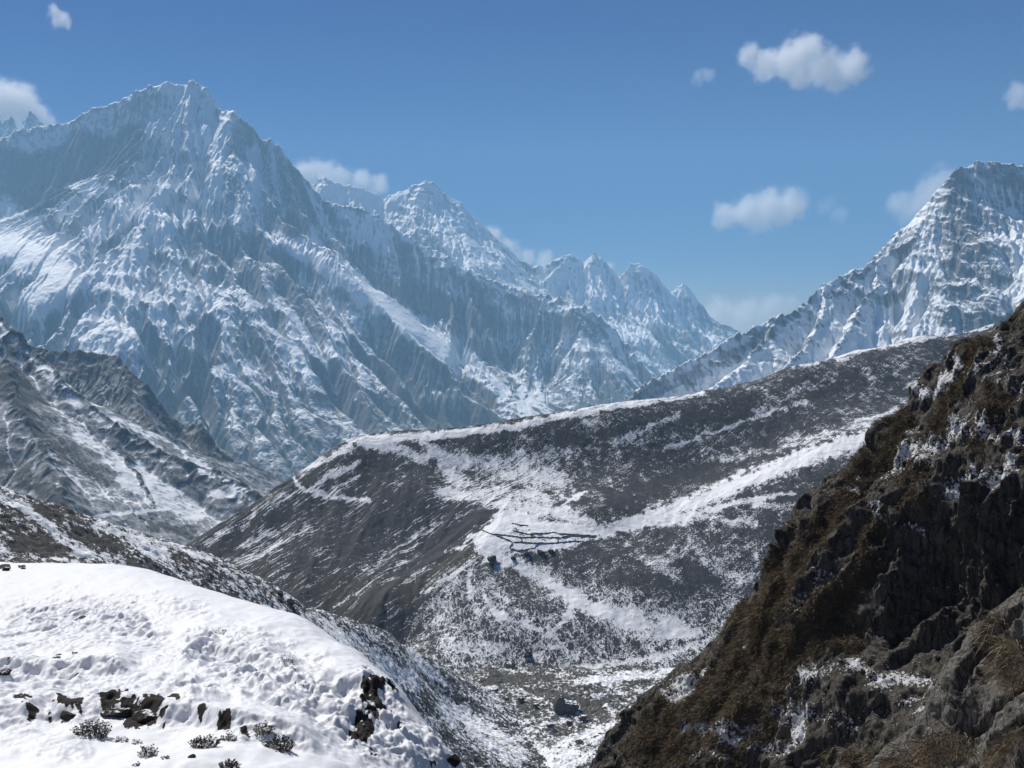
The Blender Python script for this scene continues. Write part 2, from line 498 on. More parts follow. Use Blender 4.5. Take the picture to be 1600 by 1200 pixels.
bG = P([(-300, 420, 9300), (0, 378, 9250), (60, 398, 8950), (110, 440, 8600), (20, 480, 8300), (-200, 560, 7700), (0, 600, 7200), (200, 620, 6900), (440, 372, 8920), (500, 405, 8780), (560, 445, 8600),
        (640, 500, 8250), (740, 570, 7700), (840, 650, 7000), (400, 760, 6000), (100, 800, 5600), (-300, 800, 5600), (700, 740, 6000), (1000, 730, 6000), (1000, 640, 7400), (1200, 700, 6200), (1200, 620, 7800)])
bG[[0, 5, 6, 7, 14, 15, 16, 17], 2] -= 220
bG = np.r_[bG, [[-4000, 11500, -600], [0, 11500, -600], [4000, 11500, -600]]]
off = np.full(len(bG), -120.0); off[[1, 2, 3, 4]] = 40
base_G = RBF(bG[:, :2], bG[:, 2] + off, 300.0)
glac_G = [(0.55, [(0, 385, 22), (60, 402, 32), (105, 440, 28), (50, 480, 26)]), (0.5, [(440, 380, 8), (500, 412, 13), (560, 450, 18), (620, 492, 20), (700, 545, 22), (770, 600, 14)]),
          (0.35, [(255, 135, 10), (285, 140, 8), (300, 150, 10)]), (0.4, [(398, 240, 8), (402, 300, 8)]),
          (0.3, [(345, 580, 10), (400, 570, 12)]), (0.3, [(250, 300, 16), (150, 370, 14)]), (0.25, [(330, 300, 14), (230, 380, 14)])]
rock_shade_G = [(0.4, [(455, 270, 16), (470, 340, 24), (450, 370, 14)]), (0.8, [(-20, 260, 34), (60, 290, 40), (130, 240, 30), (180, 255, 26), (205, 215, 18)]), (0.35, [(380, 200, 14), (360, 260, 14), (370, 300, 16)]),  # bare rock bands; shade of the left wall and dark faces painted by thinning snow
          (0.3, [(560, 400, 16), (600, 440, 22), (680, 480, 22), (760, 500, 20)]), (0.42, [(395, 380, 18), (440, 440, 20), (490, 500, 16)]), (0.25, [(350, 420, 26), (380, 500, 30), (420, 560, 26)]),
          (0.35, [(900, 500, 16), (930, 520, 16)])]
glac_Q = [(1.0, [(-60, 385, 26), (0, 385, 24), (60, 402, 32), (105, 440, 26), (50, 470, 24)]), (1.0, [(440, 382, 10), (500, 414, 14), (560, 452, 18), (620, 494, 18), (700, 545, 18)]), (0.35, [(0, 280, 50), (90, 270, 40), (180, 230, 30)])]
def snow_G(X, Y, Z, nz, gx, gy, U, V):
    big = fbm(X, Y, 700, 4, 0.55, 71)
    s = 0.69 + 1.3 * (nz - 0.62) + 0.20 * sstep(-300, 1400, Z) + 0.10 * big - 0.50 * sstep(-100, -800, Z)
    s = s + 0.10 * np.clip(-gx, -1, 1) + strokes(U, V, glac_G, 5, 51) - strokes(U, V, rock_shade_G, 6, 52)
    return np.clip(s, -0.4, 1.3), sstep(-250, -750, Z + 120 * big)
X, Y, xs, ys = grid(-6600, 2100, 660, 5500, 10900, 390)
massif, GR_massif = mountain('massif', X, Y, xs, ys, rid_G, base_G, M_massif, 620.0, 75.0, 38.0, snow_G,
    'highest blue hazed rock and snow massif with a blunt white summit', seed=4, crest=1.3, quiet=glac_Q, gul=0.10, fb=0.46, K=0.38, lowcut=(-900, 100), rough_amp=1.3, bed=0.55)

# second range
sky_I = P([(380, 360, 12400), (450, 300, 12500), (490, 287, 12500), (508, 276, 12500), (530, 287, 12500), (552, 289, 12500), (580, 299, 12500), (600, 310, 12500), (614, 302, 12500), (640, 291, 12500),
           (662, 284, 12500), (680, 285, 12500), (700, 304, 12450), (722, 314, 12400), (742, 341, 12350), (760, 364, 12300), (774, 386, 12250), (800, 396, 12200), (832, 411, 12200),
           (852, 416, 12200), (880, 401, 12200), (893, 396, 12200), (912, 412, 12200), (926, 394, 12200), (940, 401, 12200), (950, 420, 12150), (966, 432, 12100), (985, 413, 12100), (1001, 412, 12100),
           (1020, 424, 12050), (1035, 441, 12050), (1047, 455, 12000), (1068, 442, 12000), (1086, 461, 11950), (1110, 486, 11900), (1135, 511, 11800), (1152, 524, 11700), (1200, 570, 11500), (1300, 640, 11200)])
rid_I = [(sky_I, 1.15, 700.0),
    (P([(614, 302, 12500), (606, 330, 12350), (590, 350, 12200)]), 1.1, 300.0),
    (P([(680, 285, 12500), (700, 340, 12250), (715, 380, 12000), (735, 420, 11700)]), 1.1, 300.0),
    (P([(722, 314, 12400), (748, 370, 12150), (765, 410, 11900)]), 1.1, 300.0),
    (P([(893, 396, 12200), (865, 425, 12000), (835, 455, 11700)]), 1.0, 400.0),
    (P([(893, 396, 12200), (905, 450, 11900), (940, 500, 11500), (960, 560, 11000)]), 1.0, 400.0),
    (P([(985, 413, 12100), (990, 460, 11850), (1010, 520, 11400), (1030, 570, 10900), (1040, 620, 10300)]), 1.0, 400.0),
    (P([(1068, 442, 12000), (1062, 490, 11700), (1070, 540, 11200), (1085, 590, 10700)]), 1.0, 400.0)]
def snow_I(X, Y, Z, nz, gx, gy, U, V):
    s = 0.88 + 1.2 * (nz - 0.62) + 0.12 * fbm(X, Y, 800, 4, 0.55, 171) - 0.5 * sstep(100, -700, Z) + 0.14 * np.clip(-gx, -1, 1)
    s = s - strokes(U, V, [(0.3, [(1100, 490, 14), (1130, 525, 10)]), (0.25, [(620, 330, 12), (650, 360, 18), (690, 400, 14)]), (0.2, [(1000, 440, 14), (1020, 450, 14)])], 5, 53)
    return np.clip(s, -0.4, 1.3), sstep(-400, -900, Z)
X, Y, xs, ys = grid(-3600, 4400, 520, 9600, 13300, 230)
far_range, GR_far = mountain('far_range', X, Y, xs, ys, rid_I, -900.0, M_range, 700.0, 62.0, 45.0, snow_I,
    'jagged snowy range of small peaks behind the massif, right of the summit', 'mountain range', seed=14, K=0.22, crest=1.0, gul=0.12, rough_amp=1.4)

# small peaks peeping over the massif at its left end
sky_J = P([(-120, 230, 14500), (-40, 190, 14500), (0, 188, 14500), (16, 182, 14500), (24, 198, 14500), (32, 201, 14500), (42, 184, 14500), (50, 175, 14500), (62, 187, 14500), (75, 205, 14500), (150, 260, 14500)])
def snow_J(X, Y, Z, nz, gx, gy, U, V):
    return np.clip(0.8 + 1.2 * (nz - 0.62) + 0.1 * fbm(X, Y, 500, 4, 0.55, 271), 0, 1.2), np.zeros_like(Z)
X, Y, xs, ys = grid(-9500, -5600, 200, 13300, 15300, 110)
twin_peak, _ = mountain('twin_peak', X, Y, xs, ys, [(sky_J, 1.3, 600.0), (P([(50, 175, 14500), (46, 210, 14200)]), 1.2, 300.0), (P([(16, 182, 14500), (10, 210, 14200)]), 1.2, 300.0)], -900.0, M_range, 500.0, 45.0, 25.0, snow_J,
    'two small pointed peaks peeping over the ridge at the far left', seed=24)

# right peak
sky_H = P([(1900, 420, 6100), (1750, 320, 6050), (1650, 268, 6000), (1600, 256, 6000), (1560, 254, 6000), (1522, 251, 6000), (1505, 260, 5980), (1490, 270, 5960), (1475, 299, 5920), (1460, 326, 5880), (1440, 356, 5820),
           (1410, 385, 5760), (1380, 404, 5700), (1340, 420, 5620), (1300, 441, 5550), (1262, 469, 5470), (1232, 485, 5420), (1206, 491, 5380), (1190, 500, 5340), (1150, 525, 5260), (1100, 556, 5160), (1060, 576, 5080), (1000, 607, 4950), (960, 640, 4850), (880, 700, 4700)])
rid_H = [(sky_H, 1.35, 450.0),
    (P([(1466, 318, 5890), (1470, 395, 5640), (1455, 450, 5420), (1448, 515, 5150), (1430, 570, 4950)]), 1.4, 250.0),
    (P([(1380, 404, 5700), (1372, 445, 5520), (1330, 500, 5280), (1290, 560, 5000)]), 1.1, 250.0),
    (P([(1300, 441, 5550), (1292, 485, 5370), (1255, 535, 5140), (1200, 590, 4880)]), 1.1, 250.0),
    (P([(1206, 491, 5380), (1200, 525, 5220), (1150, 575, 5000), (1110, 610, 4850)]), 1.1, 200.0),
    (P([(1600, 256, 6000), (1590, 340, 5720), (1610, 420, 5450), (1600, 520, 5080)]), 1.4, 250.0),
    (P([(1530, 300, 5850), (1530, 400, 5500), (1520, 500, 5150)]), 1.5, 150.0)]
def snow_H(X, Y, Z, nz, gx, gy, U, V):
    s = 0.80 + 1.2 * (nz - 0.62) + 0.14 * fbm(X, Y, 350, 4, 0.55, 371) + 0.12 * np.clip(-gx, -1, 1)
    s = s - strokes(U, V, [(0.34, [(1500, 280, 18), (1500, 340, 24), (1520, 430, 46), (1520, 520, 56)]), (0.2, [(1560, 270, 16), (1600, 280, 16)]), (0.35, [(1350, 425, 8), (1300, 460, 8)]), (0.35, [(1240, 490, 6), (1170, 545, 10), (1080, 590, 10), (990, 625, 10)])], 7, 54)
    s = s + strokes(U, V, [(0.5, [(1585, 330, 8), (1590, 400, 12)]), (0.4, [(1445, 425, 6), (1430, 470, 16), (1340, 540, 14)]), (0.35, [(1300, 550, 12), (1230, 590, 12)])], 7, 55)
    return np.clip(s, -0.4, 1.3), np.zeros_like(Z)
X, Y, xs, ys = grid(200, 4200, 500, 4300, 6700, 290)
right_peak, GR_right = mountain('steep_peak', X, Y, xs, ys, rid_H, -700.0, M_peak, 420.0, 46.0, 46.0, snow_H,
    'steep snow plastered peak with a bare rock wall at the right', seed=34, K=0.20, crest=1.5, gul=0.05, rough_amp=1.6, strat=0.5, bed=1.3)

# left valley side: two spurs
M_left = mountain_material('valley_side_rock_snow', (0.10, 0.098, 0.095), (0.155, 0.147, 0.14), 0.11, 1.1, 3.0)
def snow_F(X, Y, Z, nz, gx, gy, U, V):
    s = 0.36 + 0.7 * (nz - 0.75) + 0.10 * fbm(X, Y, 160, 4, 0.6, 471)
    s = s + strokes(U, V, [(0.2, [(0, 500, 8), (90, 590, 16), (180, 660, 14), (270, 705, 10), (380, 768, 8)]), (0.5, [(335, 770, 6), (370, 776, 5)]), (0.2, [(60, 640, 14), (200, 740, 20), (300, 800, 16)]),
                           (0.35, [(150, 805, 3), (200, 800, 2.5), (260, 795, 2.5), (310, 785, 2.5)])], 4, 56)
    s = s - strokes(U, V, [(0.3, [(20, 600, 24), (110, 700, 20), (170, 745, 14)]), (0.25, [(250, 690, 8), (300, 735, 8)]), (0.3, [(240, 820, 8), (300, 835, 8)]), (0.25, [(0, 720, 14), (90, 780, 12)])], 8, 57)
    return np.clip(s, -0.3, 1.2), sstep(-250, -420, Z) * 0.4
rid_F = [(P([(-500, 330, 2900), (-250, 400, 2800), (-100, 440, 2750), (0, 487, 2650), (40, 520, 2600), (75, 562, 2520), (105, 600, 2460), (150, 632, 2420), (190, 656, 2390), (265, 702, 2330), (350, 742, 2270), (400, 768, 2230), (460, 815, 2180)]), 0.95, 150.0, 3.6),
    (P([(-165, 520, 2500), (-150, 560, 2400), (-120, 680, 2100), (-60, 800, 1850)]), 0.8, 150.0),
    (P([(8, 560, 2450), (20, 600, 2350), (70, 700, 2130), (110, 790, 1950)]), 0.8, 120.0),
    (P([(196, 700, 2300), (200, 720, 2260), (240, 790, 2120), (260, 850, 2020)]), 0.8, 100.0)]
X, Y, xs, ys = grid(-1900, 50, 450, 1450, 3000, 350)
valley_side, GR_F = mountain('valley_side', X, Y, xs, ys, rid_F, -560.0, M_left, 210.0, 9.0, 22.0, snow_F,
    'grey snow dusted valley side sloping down from the left edge', 'hillside', seed=44, K=0.05, iters=30, gul=0.12, crest=1.0, bed=0.15, rough_amp=0.4, strat=0.0)
rid_F2 = [(P([(-300, 430, 3600), (-100, 490, 3500), (40, 538, 3400), (95, 545, 3350), (120, 542, 3340), (150, 549, 3320), (190, 553, 3300), (212, 572, 3260), (232, 592, 3220), (250, 622, 3180), (262, 643, 3150), (285, 660, 3120), (318, 658, 3100), (335, 680, 3070), (352, 702, 3040), (380, 730, 3000), (404, 758, 2960), (450, 820, 2880)]), 1.1, 150.0, 3.6),
    (P([(200, 600, 3150), (215, 640, 3020), (260, 700, 2860)]), 1.0, 120.0), (P([(322, 690, 3010), (325, 720, 2930), (340, 770, 2800)]), 1.0, 100.0)]
def snow_F2(X, Y, Z, nz, gx, gy, U, V):
    return np.clip(0.30 + 0.7 * (nz - 0.7) + 0.12 * fbm(X, Y, 200, 4, 0.6, 571), -0.3, 1.0), np.zeros_like(Z)
X, Y, xs, ys = grid(-2200, -400, 320, 2500, 3700, 210)
back_spur, _ = mountain('dark_spur', X, Y, xs, ys, rid_F2, -700.0, M_left, 220.0, 17.0, 16.0, snow_F2,
    'darker hazy spur behind the snow dusted valley side', 'hillside', seed=64, K=0.12, gul=0.15, crest=0.9, bed=0.3, strat=0.1)

# ------------------------------------------------------------------ middle distance: the dark hill, the moraine, the valley floor
def speckle_material(name, heath_a, heath_b, brown, fine, streak=None, veins=0.0, bump=0.6, contrast=2.2):
    """heath and scree under broken snow: 'snow' = cover, 'streak' = how far the cover is drawn out down the slope, 'brown' = bare grass"""
    t = NT(name)
    p = t.pos()
    nf = t.noise(p, fine, 9, 0.72)
    nb = t.noise(p, fine * 0.16, 5, 0.62)
    s = t.attr('snow')
    src = t.m('ADD', t.m('MULTIPLY', t.m('SUBTRACT', nf, 0.5), contrast), t.m('MULTIPLY', t.m('SUBTRACT', nb, 0.5), contrast * 0.45))
    if streak:
        rot, sx, sy = streak
        mp = t.n('Mapping'); t.l(t.pos((1, 1, 1), (0, 0, rot)), mp.inputs['Vector']); mp.inputs['Scale'].default_value = (sx, sy, sx)
        ns = t.noise(mp.outputs[0], fine * 0.7, 7, 0.72)
        k = t.attr('streak')
        st = t.m('MULTIPLY', t.m('SUBTRACT', ns, 0.5), contrast * 1.05)
        src = t.m('ADD', t.m('MULTIPLY', src, t.m('SUBTRACT', 1.0, t.m('MULTIPLY', k, 0.5))), t.m('MULTIPLY', st, k))
    if veins:
        vp = t.pos((1.0, 0.55, 0.55))
        v1 = t.m('ABSOLUTE', t.m('SUBTRACT', t.noise(vp, fine * 0.16, 5, 0.62, 0.6), 0.5))
        v2 = t.m('ABSOLUTE', t.m('SUBTRACT', t.noise(t.pos((1.0, 0.6, 0.6), (0, 0, 0.7), (31, 17, 5)), fine * 0.22, 5, 0.62, 0.5), 0.5))
        vv = t.m('MAXIMUM', t.mr(v1, 0.0, 0.028, 1.0, 0.0), t.mr(v2, 0.0, 0.024, 1.0, 0.0))
        src = t.m('ADD', src, t.m('MULTIPLY', t.m('MULTIPLY', vv, t.attr('vein')), veins))
    snow = t.mr(t.m('ADD', s, src), 0.48, 0.60)
    heath = t.mix(t.mr(nb, 0.35, 0.65), heath_a, heath_b)
    n2 = t.noise(p, fine * 2.6, 4, 0.7)
    heath = t.mix(t.mr(n2, 0.35, 0.75), heath, tuple(c * 0.55 for c in heath_a))
    heath = t.mix(t.m('MULTIPLY', t.attr('brown'), t.mr(nf, 0.3, 0.6)), heath, brown)
    col = t.mix(snow, heath, SNOW)
    t.bump(t.m('ADD', n2, nf), bump, 0.9)
    return t.out(col, 0.9)

M_hill = speckle_material('heath_hill_broken_snow', (0.047, 0.048, 0.050), (0.062, 0.062, 0.062), (0.085, 0.072, 0.054), 0.72, (-0.72, 0.06, 1.0), 0.55, 0.7, 2.9)
M_moraine = speckle_material('moraine_broken_snow', (0.060, 0.060, 0.058), (0.09, 0.088, 0.083), (0.10, 0.085, 0.06), 0.42, None, 0.0, 0.6, 2.6)
M_floor = speckle_material('valley_floor_rubble_snow', (0.075, 0.074, 0.070), (0.11, 0.105, 0.095), (0.13, 0.115, 0.085), 0.30, None, 0.0, 0.8, 2.6)

FLOOR = -281.0
# hill: controls (u, v, distance); 'back' points drop the far side
E_sky = [(300, 850, 985), (345, 818, 1010), (400, 780, 1040), (440, 757, 1058), (470, 735, 1075), (510, 711, 1088), (535, 696, 1096), (560, 688, 1102), (620, 685, 1108), (700, 682, 1115), (760, 675, 1120), (822, 664, 1128), (880, 651, 1140),
         (950, 636, 1158), (1020, 627, 1180), (1100, 615, 1205), (1160, 601, 1230), (1250, 572, 1275), (1350, 546, 1330), (1450, 526, 1385), (1555, 505, 1440), (1660, 480, 1500), (1800, 455, 1580)]
E_pts = E_sky + [
    (300, 905, 930), (360, 905, 920), (400, 905, 915), (460, 945, 880), (540, 968, 862), (600, 990, 845), (450, 850, 965), (400, 845, 985), (520, 800, 1012), (480, 790, 1020), (560, 760, 1045), (600, 860, 955), (520, 900, 915), (680, 850, 962), (640, 780, 1018),
    (600, 725, 1076), (650, 750, 1048), (700, 775, 1030), (760, 790, 1005), (820, 800, 990), (700, 720, 1088), (800, 745, 1068), (800, 710, 1100), (900, 700, 1105), (900, 760, 1048), (1000, 740, 1075), (950, 800, 985), (1000, 690, 1120), (1100, 680, 1140), (1100, 740, 1085),
    (745, 850, 930), (770, 862, 918), (800, 830, 948), (880, 835, 950), (945, 828, 962), (860, 858, 925), (700, 885, 905), (640, 930, 878), (592, 972, 850),
    (960, 826, 966), (1010, 808, 985), (1080, 785, 1008), (1150, 755, 1032), (1250, 718, 1062), (1370, 680, 1095), (1200, 690, 1135), (1300, 650, 1165), (1300, 610, 1235), (1420, 620, 1230), (1500, 560, 1350),
    (960, 880, 905), (1050, 850, 935), (1150, 830, 950), (1250, 790, 980), (1000, 920, 868), (1100, 920, 880), (1200, 890, 905), (1100, 985, 835), (1020, 985, 828), (900, 945, 858), (830, 895, 898),
    (860, 970, 832), (780, 930, 862), (750, 985, 826), (700, 990, 826), (820, 1025, 805), (660, 1010, 818), (900, 1030, 800), (1000, 1030, 800), (1100, 1010, 815), (1250, 950, 860), (1400, 800, 985), (1600, 700, 1080)]
E3 = P(E_pts)
sk = P(E_sky)
back = sk + np.array([0, 90, -38]); back2 = sk + np.array([10, 260, -150])
extra = np.array([[-560, 760, -300], [-520, 950, -300], [-420, 1150, -300], [-300, 800, -300], [-150, 760, -290], [0, 720, FLOOR - 3], [150, 720, FLOOR - 3], [330, 740, FLOOR + 10], [500, 800, FLOOR + 30], [700, 900, -200], [900, 1100, -120], [-330, 1350, -330], [0, 1450, -330]])
E3 = np.r_[E3, back[::2], back2[::3], extra]
f_hill = RBF(E3[:, :2], E3[:, 2], 34.0, 0.0)
X, Y, xs, ys = grid(-480, 920, 1150, 745, 1560, 720)
Z = f_hill(X, Y)
Z = blur(blur(Z, 7), 7)
gx, gy = grad(blur(Z, 12), xs, ys)
U0, V0 = proj(X, Y, Z)
lf = sstep(0, 60, 770 - U0 - 0.9 * (V0 - 850)) * sstep(700, 790, V0 + 0.0 * U0)   # steep left face
Z = Z + gullies(X, Y, gx, gy, 42.0, 1.0 + 0.9 * lf, 4, 0.5, 0.3, 101)
Z = Z + 0.55 * fbm(X, Y, 14, 5, 0.6, 105) + 0.4 * ridged(X, Y, 6, 3, 0.5, 108)
U, V = proj(X, Y, Z)
white_E = [(1.0, [(540, 688, 3), (620, 681, 4), (700, 678, 4), (830, 660, 4)]), (0.9, [(830, 659, 4), (950, 632, 3.5), (1100, 612, 3)]), (0.7, [(1240, 568, 5), (1400, 532, 5), (1550, 500, 6)]),
    (1.0, [(545, 690, 4), (620, 686, 4), (700, 682, 3.5), (830, 664, 3.5)]), (0.9, [(830, 664, 3.5), (950, 637, 3), (1100, 616, 2.5)]), (0.75, [(1250, 571, 4), (1400, 537, 3.5), (1550, 507, 4)]),
    (0.85, [(556, 690, 6), (610, 700, 8), (660, 715, 9)]), (0.8, [(660, 690, 5), (690, 715, 9), (700, 740, 10), (740, 762, 12)]),
    (0.62, [(690, 715, 10), (800, 735, 26), (880, 750, 22)]), (0.9, [(690, 768, 8), (745, 775, 14), (800, 790, 14), (870, 800, 10), (945, 826, 8)]), (0.7, [(740, 765, 14), (800, 770, 18), (850, 780, 12)]),
    (1.35, [(800, 800, 10), (780, 825, 16), (762, 850, 20), (778, 866, 12)]), (1.3, [(810, 812, 14), (870, 830, 14), (945, 830, 8)]), (1.0, [(780, 850, 14), (850, 852, 10), (905, 845, 8)]),
    (0.9, [(800, 800, 4), (760, 826, 3), (700, 862, 3)]),
    (1.2, [(945, 830, 7), (1010, 810, 10), (1080, 786, 10), (1150, 757, 11), (1250, 717, 13), (1370, 680, 13)]), (0.85, [(960, 826, 5), (1060, 812, 6), (1150, 785, 5), (1240, 770, 3)]), (0.65, [(1180, 790, 5), (1240, 792, 4)]),
    (0.8, [(900, 800, 2.2), (880, 790, 2.2), (915, 768, 2)]),
    (0.7, [(790, 872, 8), (830, 892, 12), (870, 920, 13)]), (1.0, [(870, 915, 8), (905, 940, 10), (960, 962, 12), (1020, 982, 14), (1085, 992, 11)]), (0.75, [(960, 950, 6), (1040, 965, 8), (1080, 985, 8)]),
    (0.85, [(897, 945, 5), (875, 975, 5), (862, 992, 4)]), (0.85, [(862, 992, 3), (885, 1012, 3), (888, 1020, 4)]),
    (0.75, [(755, 922, 2.5), (762, 945, 2.5), (778, 962, 5), (815, 975, 6), (845, 985, 3)]), (0.6, [(770, 925, 2), (815, 955, 2), (820, 968, 2)]), (0.55, [(735, 890, 3), (732, 930, 3), (745, 955, 3)]),
    (0.95, [(458, 740, 3), (470, 762, 3.5), (500, 772, 5), (535, 778, 4), (580, 782, 2.5)]), (0.8, [(478, 768, 5), (515, 742, 6), (558, 724, 5)]), (0.7, [(520, 770, 6), (565, 745, 3)]),
    (0.65, [(470, 735, 5), (550, 700, 5)]), (0.6, [(380, 855, 5), (420, 835, 6), (450, 820, 5)]), (0.55, [(370, 880, 6), (420, 860, 6), (480, 825, 6)]), (0.5, [(320, 850, 5), (400, 800, 8), (470, 765, 6)]), (0.45, [(560, 900, 6), (640, 850, 8), (690, 815, 8)]), (0.5, [(590, 940, 3), (640, 905, 5), (690, 875, 4)]),
    (0.6, [(592, 974, 2), (660, 930, 3), (740, 878, 3)]), (0.5, [(520, 950, 2.5), (600, 895, 4), (660, 865, 3)]), (0.45, [(700, 815, 4), (760, 790, 4)]),
    (0.75, [(860, 1052, 4), (950, 1040, 6), (1040, 1025, 7), (1110, 1000, 6)]), (0.6, [(800, 1040, 3), (850, 1015, 4), (885, 1010, 3)]), (0.5, [(700, 1010, 10), (780, 1010, 10)]), (0.5, [(1000, 1060, 10), (1080, 1045, 8)]),
    (0.5, [(1100, 880, 10), (1160, 900, 12)]), (0.48, [(1050, 800, 5), (1180, 820, 6)]), (0.45, [(1000, 870, 8), (1060, 900, 10)]), (0.6, [(1040, 700, 3), (1130, 670, 3), (1260, 625, 3)]), (0.55, [(960, 690, 6), (1060, 650, 5)]),
    (0.5, [(1130, 720, 6), (1250, 690, 6), (1380, 655, 5)]), (0.7, [(1340, 660, 3), (1400, 640, 4)]), (0.5, [(1180, 640, 10), (1300, 590, 8)]), (0.5, [(820, 720, 12), (900, 705, 10)])]
cone = sstep(875, 915, V - 0.12 * (U - 800)) * sstep(640, 700, U) * (1 - lf)
snow = 0.285 - 0.13 * lf - 0.05 * cone + 0.10 * fbm(X, Y, 90, 4, 0.6, 111) + 0.16 * fbm(X, Y, 26, 4, 0.6, 113)
c = blur(Z, 3) - Z
snow = snow + 0.035 * np.clip(c / c.std(), -2.5, 2.5)
S_E = strokes(U, V, white_E, 5.0, 61, 0.85, 0.45)
snow = np.maximum(snow, 0) + S_E * 0.62
dark_E = strokes(U, V, [(0.25, [(640, 900, 20), (760, 800, 16)]), (0.2, [(560, 850, 22), (640, 790, 18)]), (0.15, [(880, 690, 14), (1100, 650, 14), (1300, 600, 12)]), (0.2, [(960, 780, 12), (1100, 740, 14), (1200, 700, 12)]), (0.2, [(990, 900, 22), (1100, 900, 20)]), (0.25, [(790, 905, 14), (850, 945, 16)]), (0.25, [(930, 985, 12), (1000, 1010, 10)]), (0.2, [(560, 960, 12), (640, 905, 10)])], 8, 63)
snow = np.clip(snow - dark_E * (1 - S_E), -0.1, 1.25)
vein = sstep(880, 920, V - 0.12 * (U - 800)) * sstep(640, 700, U) * (1 - lf) + 0.25 * sstep(780, 860, V)
brown = np.clip(strokes(U, V, [(0.9, [(590, 965, 14), (680, 900, 18), (745, 862, 10)]), (0.6, [(480, 930, 30), (600, 930, 30)]), (0.5, [(350, 870, 14), (420, 900, 20)]), (0.4, [(560, 960, 12), (620, 985, 12)])], 8, 64), 0, 1) + 0.12
keepE = (V < 1400)
HILL = grid_mesh('dark_hill', X, Y, Z, M_hill, {'snow': snow, 'streak': 0.35 + 0.65 * lf, 'vein': vein, 'brown': brown})
tag(HILL, 'dark heath covered hill streaked with snow in the middle distance', 'hill', 'structure')
GR_hill = Ground(X, Y, Z)

# moraine slope at the left, coming down to the valley floor
C_sky = [(-200, 715, 300), (-80, 745, 325), (0, 768, 345), (35, 780, 353), (75, 789, 362), (110, 803, 372), (150, 814, 382), (200, 832, 398), (260, 847, 415), (310, 862, 435), (350, 880, 450), (400, 904, 478), (430, 924, 495), (460, 945, 518), (500, 955, 545), (540, 966, 575), (580, 977, 608), (605, 990, 632), (640, 1013, 670), (670, 1030, 702), (700, 1050, 735), (735, 1058, 770)]
C_pts = C_sky + [(0, 860, 285), (150, 870, 320), (300, 910, 365), (420, 960, 405), (540, 1010, 480), (620, 1060, 565), (700, 1110, 640), (760, 1150, 615), (700, 1180, 540), (640, 1120, 490), (560, 1080, 420), (400, 1000, 350), (200, 930, 270), (0, 930, 235), (-200, 860, 230), (820, 1190, 600),
    (745, 1066, 770), (790, 1085, 748), (840, 1120, 706), (880, 1170, 653), (900, 1210, 616)]
C3 = P(C_pts); sk = P(C_sky); toe = C3[-5:]
C3 = np.r_[C3, (sk + np.array([-9, 22, -11])), (sk + np.array([-45, 75, -58]))[::2], toe + np.array([14, 3, -4]), toe + np.array([60, 20, -22]), [[-150, 100, -70], [0, 130, -125], [60, 250, -235], [-60, 180, -125], [40, 420, FLOOR + 2], [70, 500, FLOOR - 6], [110, 480, FLOOR - 15], [60, 860, FLOOR - 15], [-250, 150, -45], [-330, 500, -200]]]
f_mor = RBF(C3[:, :2], C3[:, 2], 14.0)
X, Y, xs, ys = grid(-290, 110, 620, 110, 860, 1000)
Z = f_mor(X, Y)
gx, gy = grad(blur(Z, 10), xs, ys)
Z = Z + gullies(X, Y, gx, gy, 26.0, 0.55, 4, 0.5, 0.35, 121) + 0.8 * fbm(X, Y, 9, 5, 0.6, 123) + 0.6 * ridged(X, Y, 3.2, 3, 0.6, 125)
U, V = proj(X, Y, Z)
snow = 0.45 + 0.14 * fbm(X, Y, 40, 4, 0.6, 127) + 0.12 * fbm(X, Y, 9, 3, 0.6, 128)
snow = snow + strokes(U, V, [(0.35, [(0, 775, 5), (45, 800, 6), (90, 835, 8), (140, 865, 8)]), (0.3, [(150, 822, 6), (260, 850, 4), (330, 875, 4)]), (0.35, [(225, 862, 8), (260, 862, 8)]), (0.25, [(480, 965, 8), (560, 1010, 14), (640, 1070, 14)]), (0.25, [(640, 1020, 10), (690, 1060, 10)]), (0.25, [(700, 1110, 20), (800, 1180, 20)])], 6, 65)
snow = snow - strokes(U, V, [(0.25, [(30, 850, 16), (100, 860, 10)]), (0.25, [(120, 830, 8), (180, 860, 10)]), (0.3, [(200, 880, 8), (260, 905, 6), (330, 930, 6)]), (0.3, [(60, 795, 4), (130, 815, 5)])], 6, 66)
MORAINE = grid_mesh('moraine_slope', X, Y, Z, M_moraine, {'snow': np.clip(snow, 0, 1.2), 'brown': np.clip(0.25 + 0.3 * fbm(X, Y, 30, 3, 0.5, 129), 0, 1), 'streak': 0 * X, 'vein': 0 * X})
tag(MORAINE, 'salt and pepper moraine slope of scrub and snow behind the snow mound', 'hillside', 'structure')
GR_mor = Ground(X, Y, Z)

# valley floor
X, Y, xs, ys = grid(-40, 420, 760, 480, 880, 640)
Z = FLOOR + 2.5 * fbm(X, Y, 60, 4, 0.5, 131) + 1.0 * fbm(X, Y, 12, 5, 0.6, 133) + 0.7 * ridged(X, Y, 4.5, 3, 0.6, 135) + 55 * sstep(130, 420, X) ** 1.5 + 10 * sstep(620, 480, Y) * sstep(60, -40, X)
U, V = proj(X, Y, Z)
snow = 0.42 + 0.12 * fbm(X, Y, 30, 4, 0.6, 137) + 0.10 * fbm(X, Y, 8, 3, 0.6, 138) + 0.22 * sstep(1110, 1190, V + 0.2 * (850 - U))
snow = snow + strokes(U, V, [(0.35, [(900, 1065, 5), (1000, 1055, 6), (1060, 1045, 6)]), (0.3, [(930, 1085, 4), (1020, 1080, 4)]), (0.3, [(740, 1120, 12), (800, 1165, 18), (880, 1195, 14)]), (0.25, [(880, 1170, 14), (950, 1140, 10)])], 5, 67)
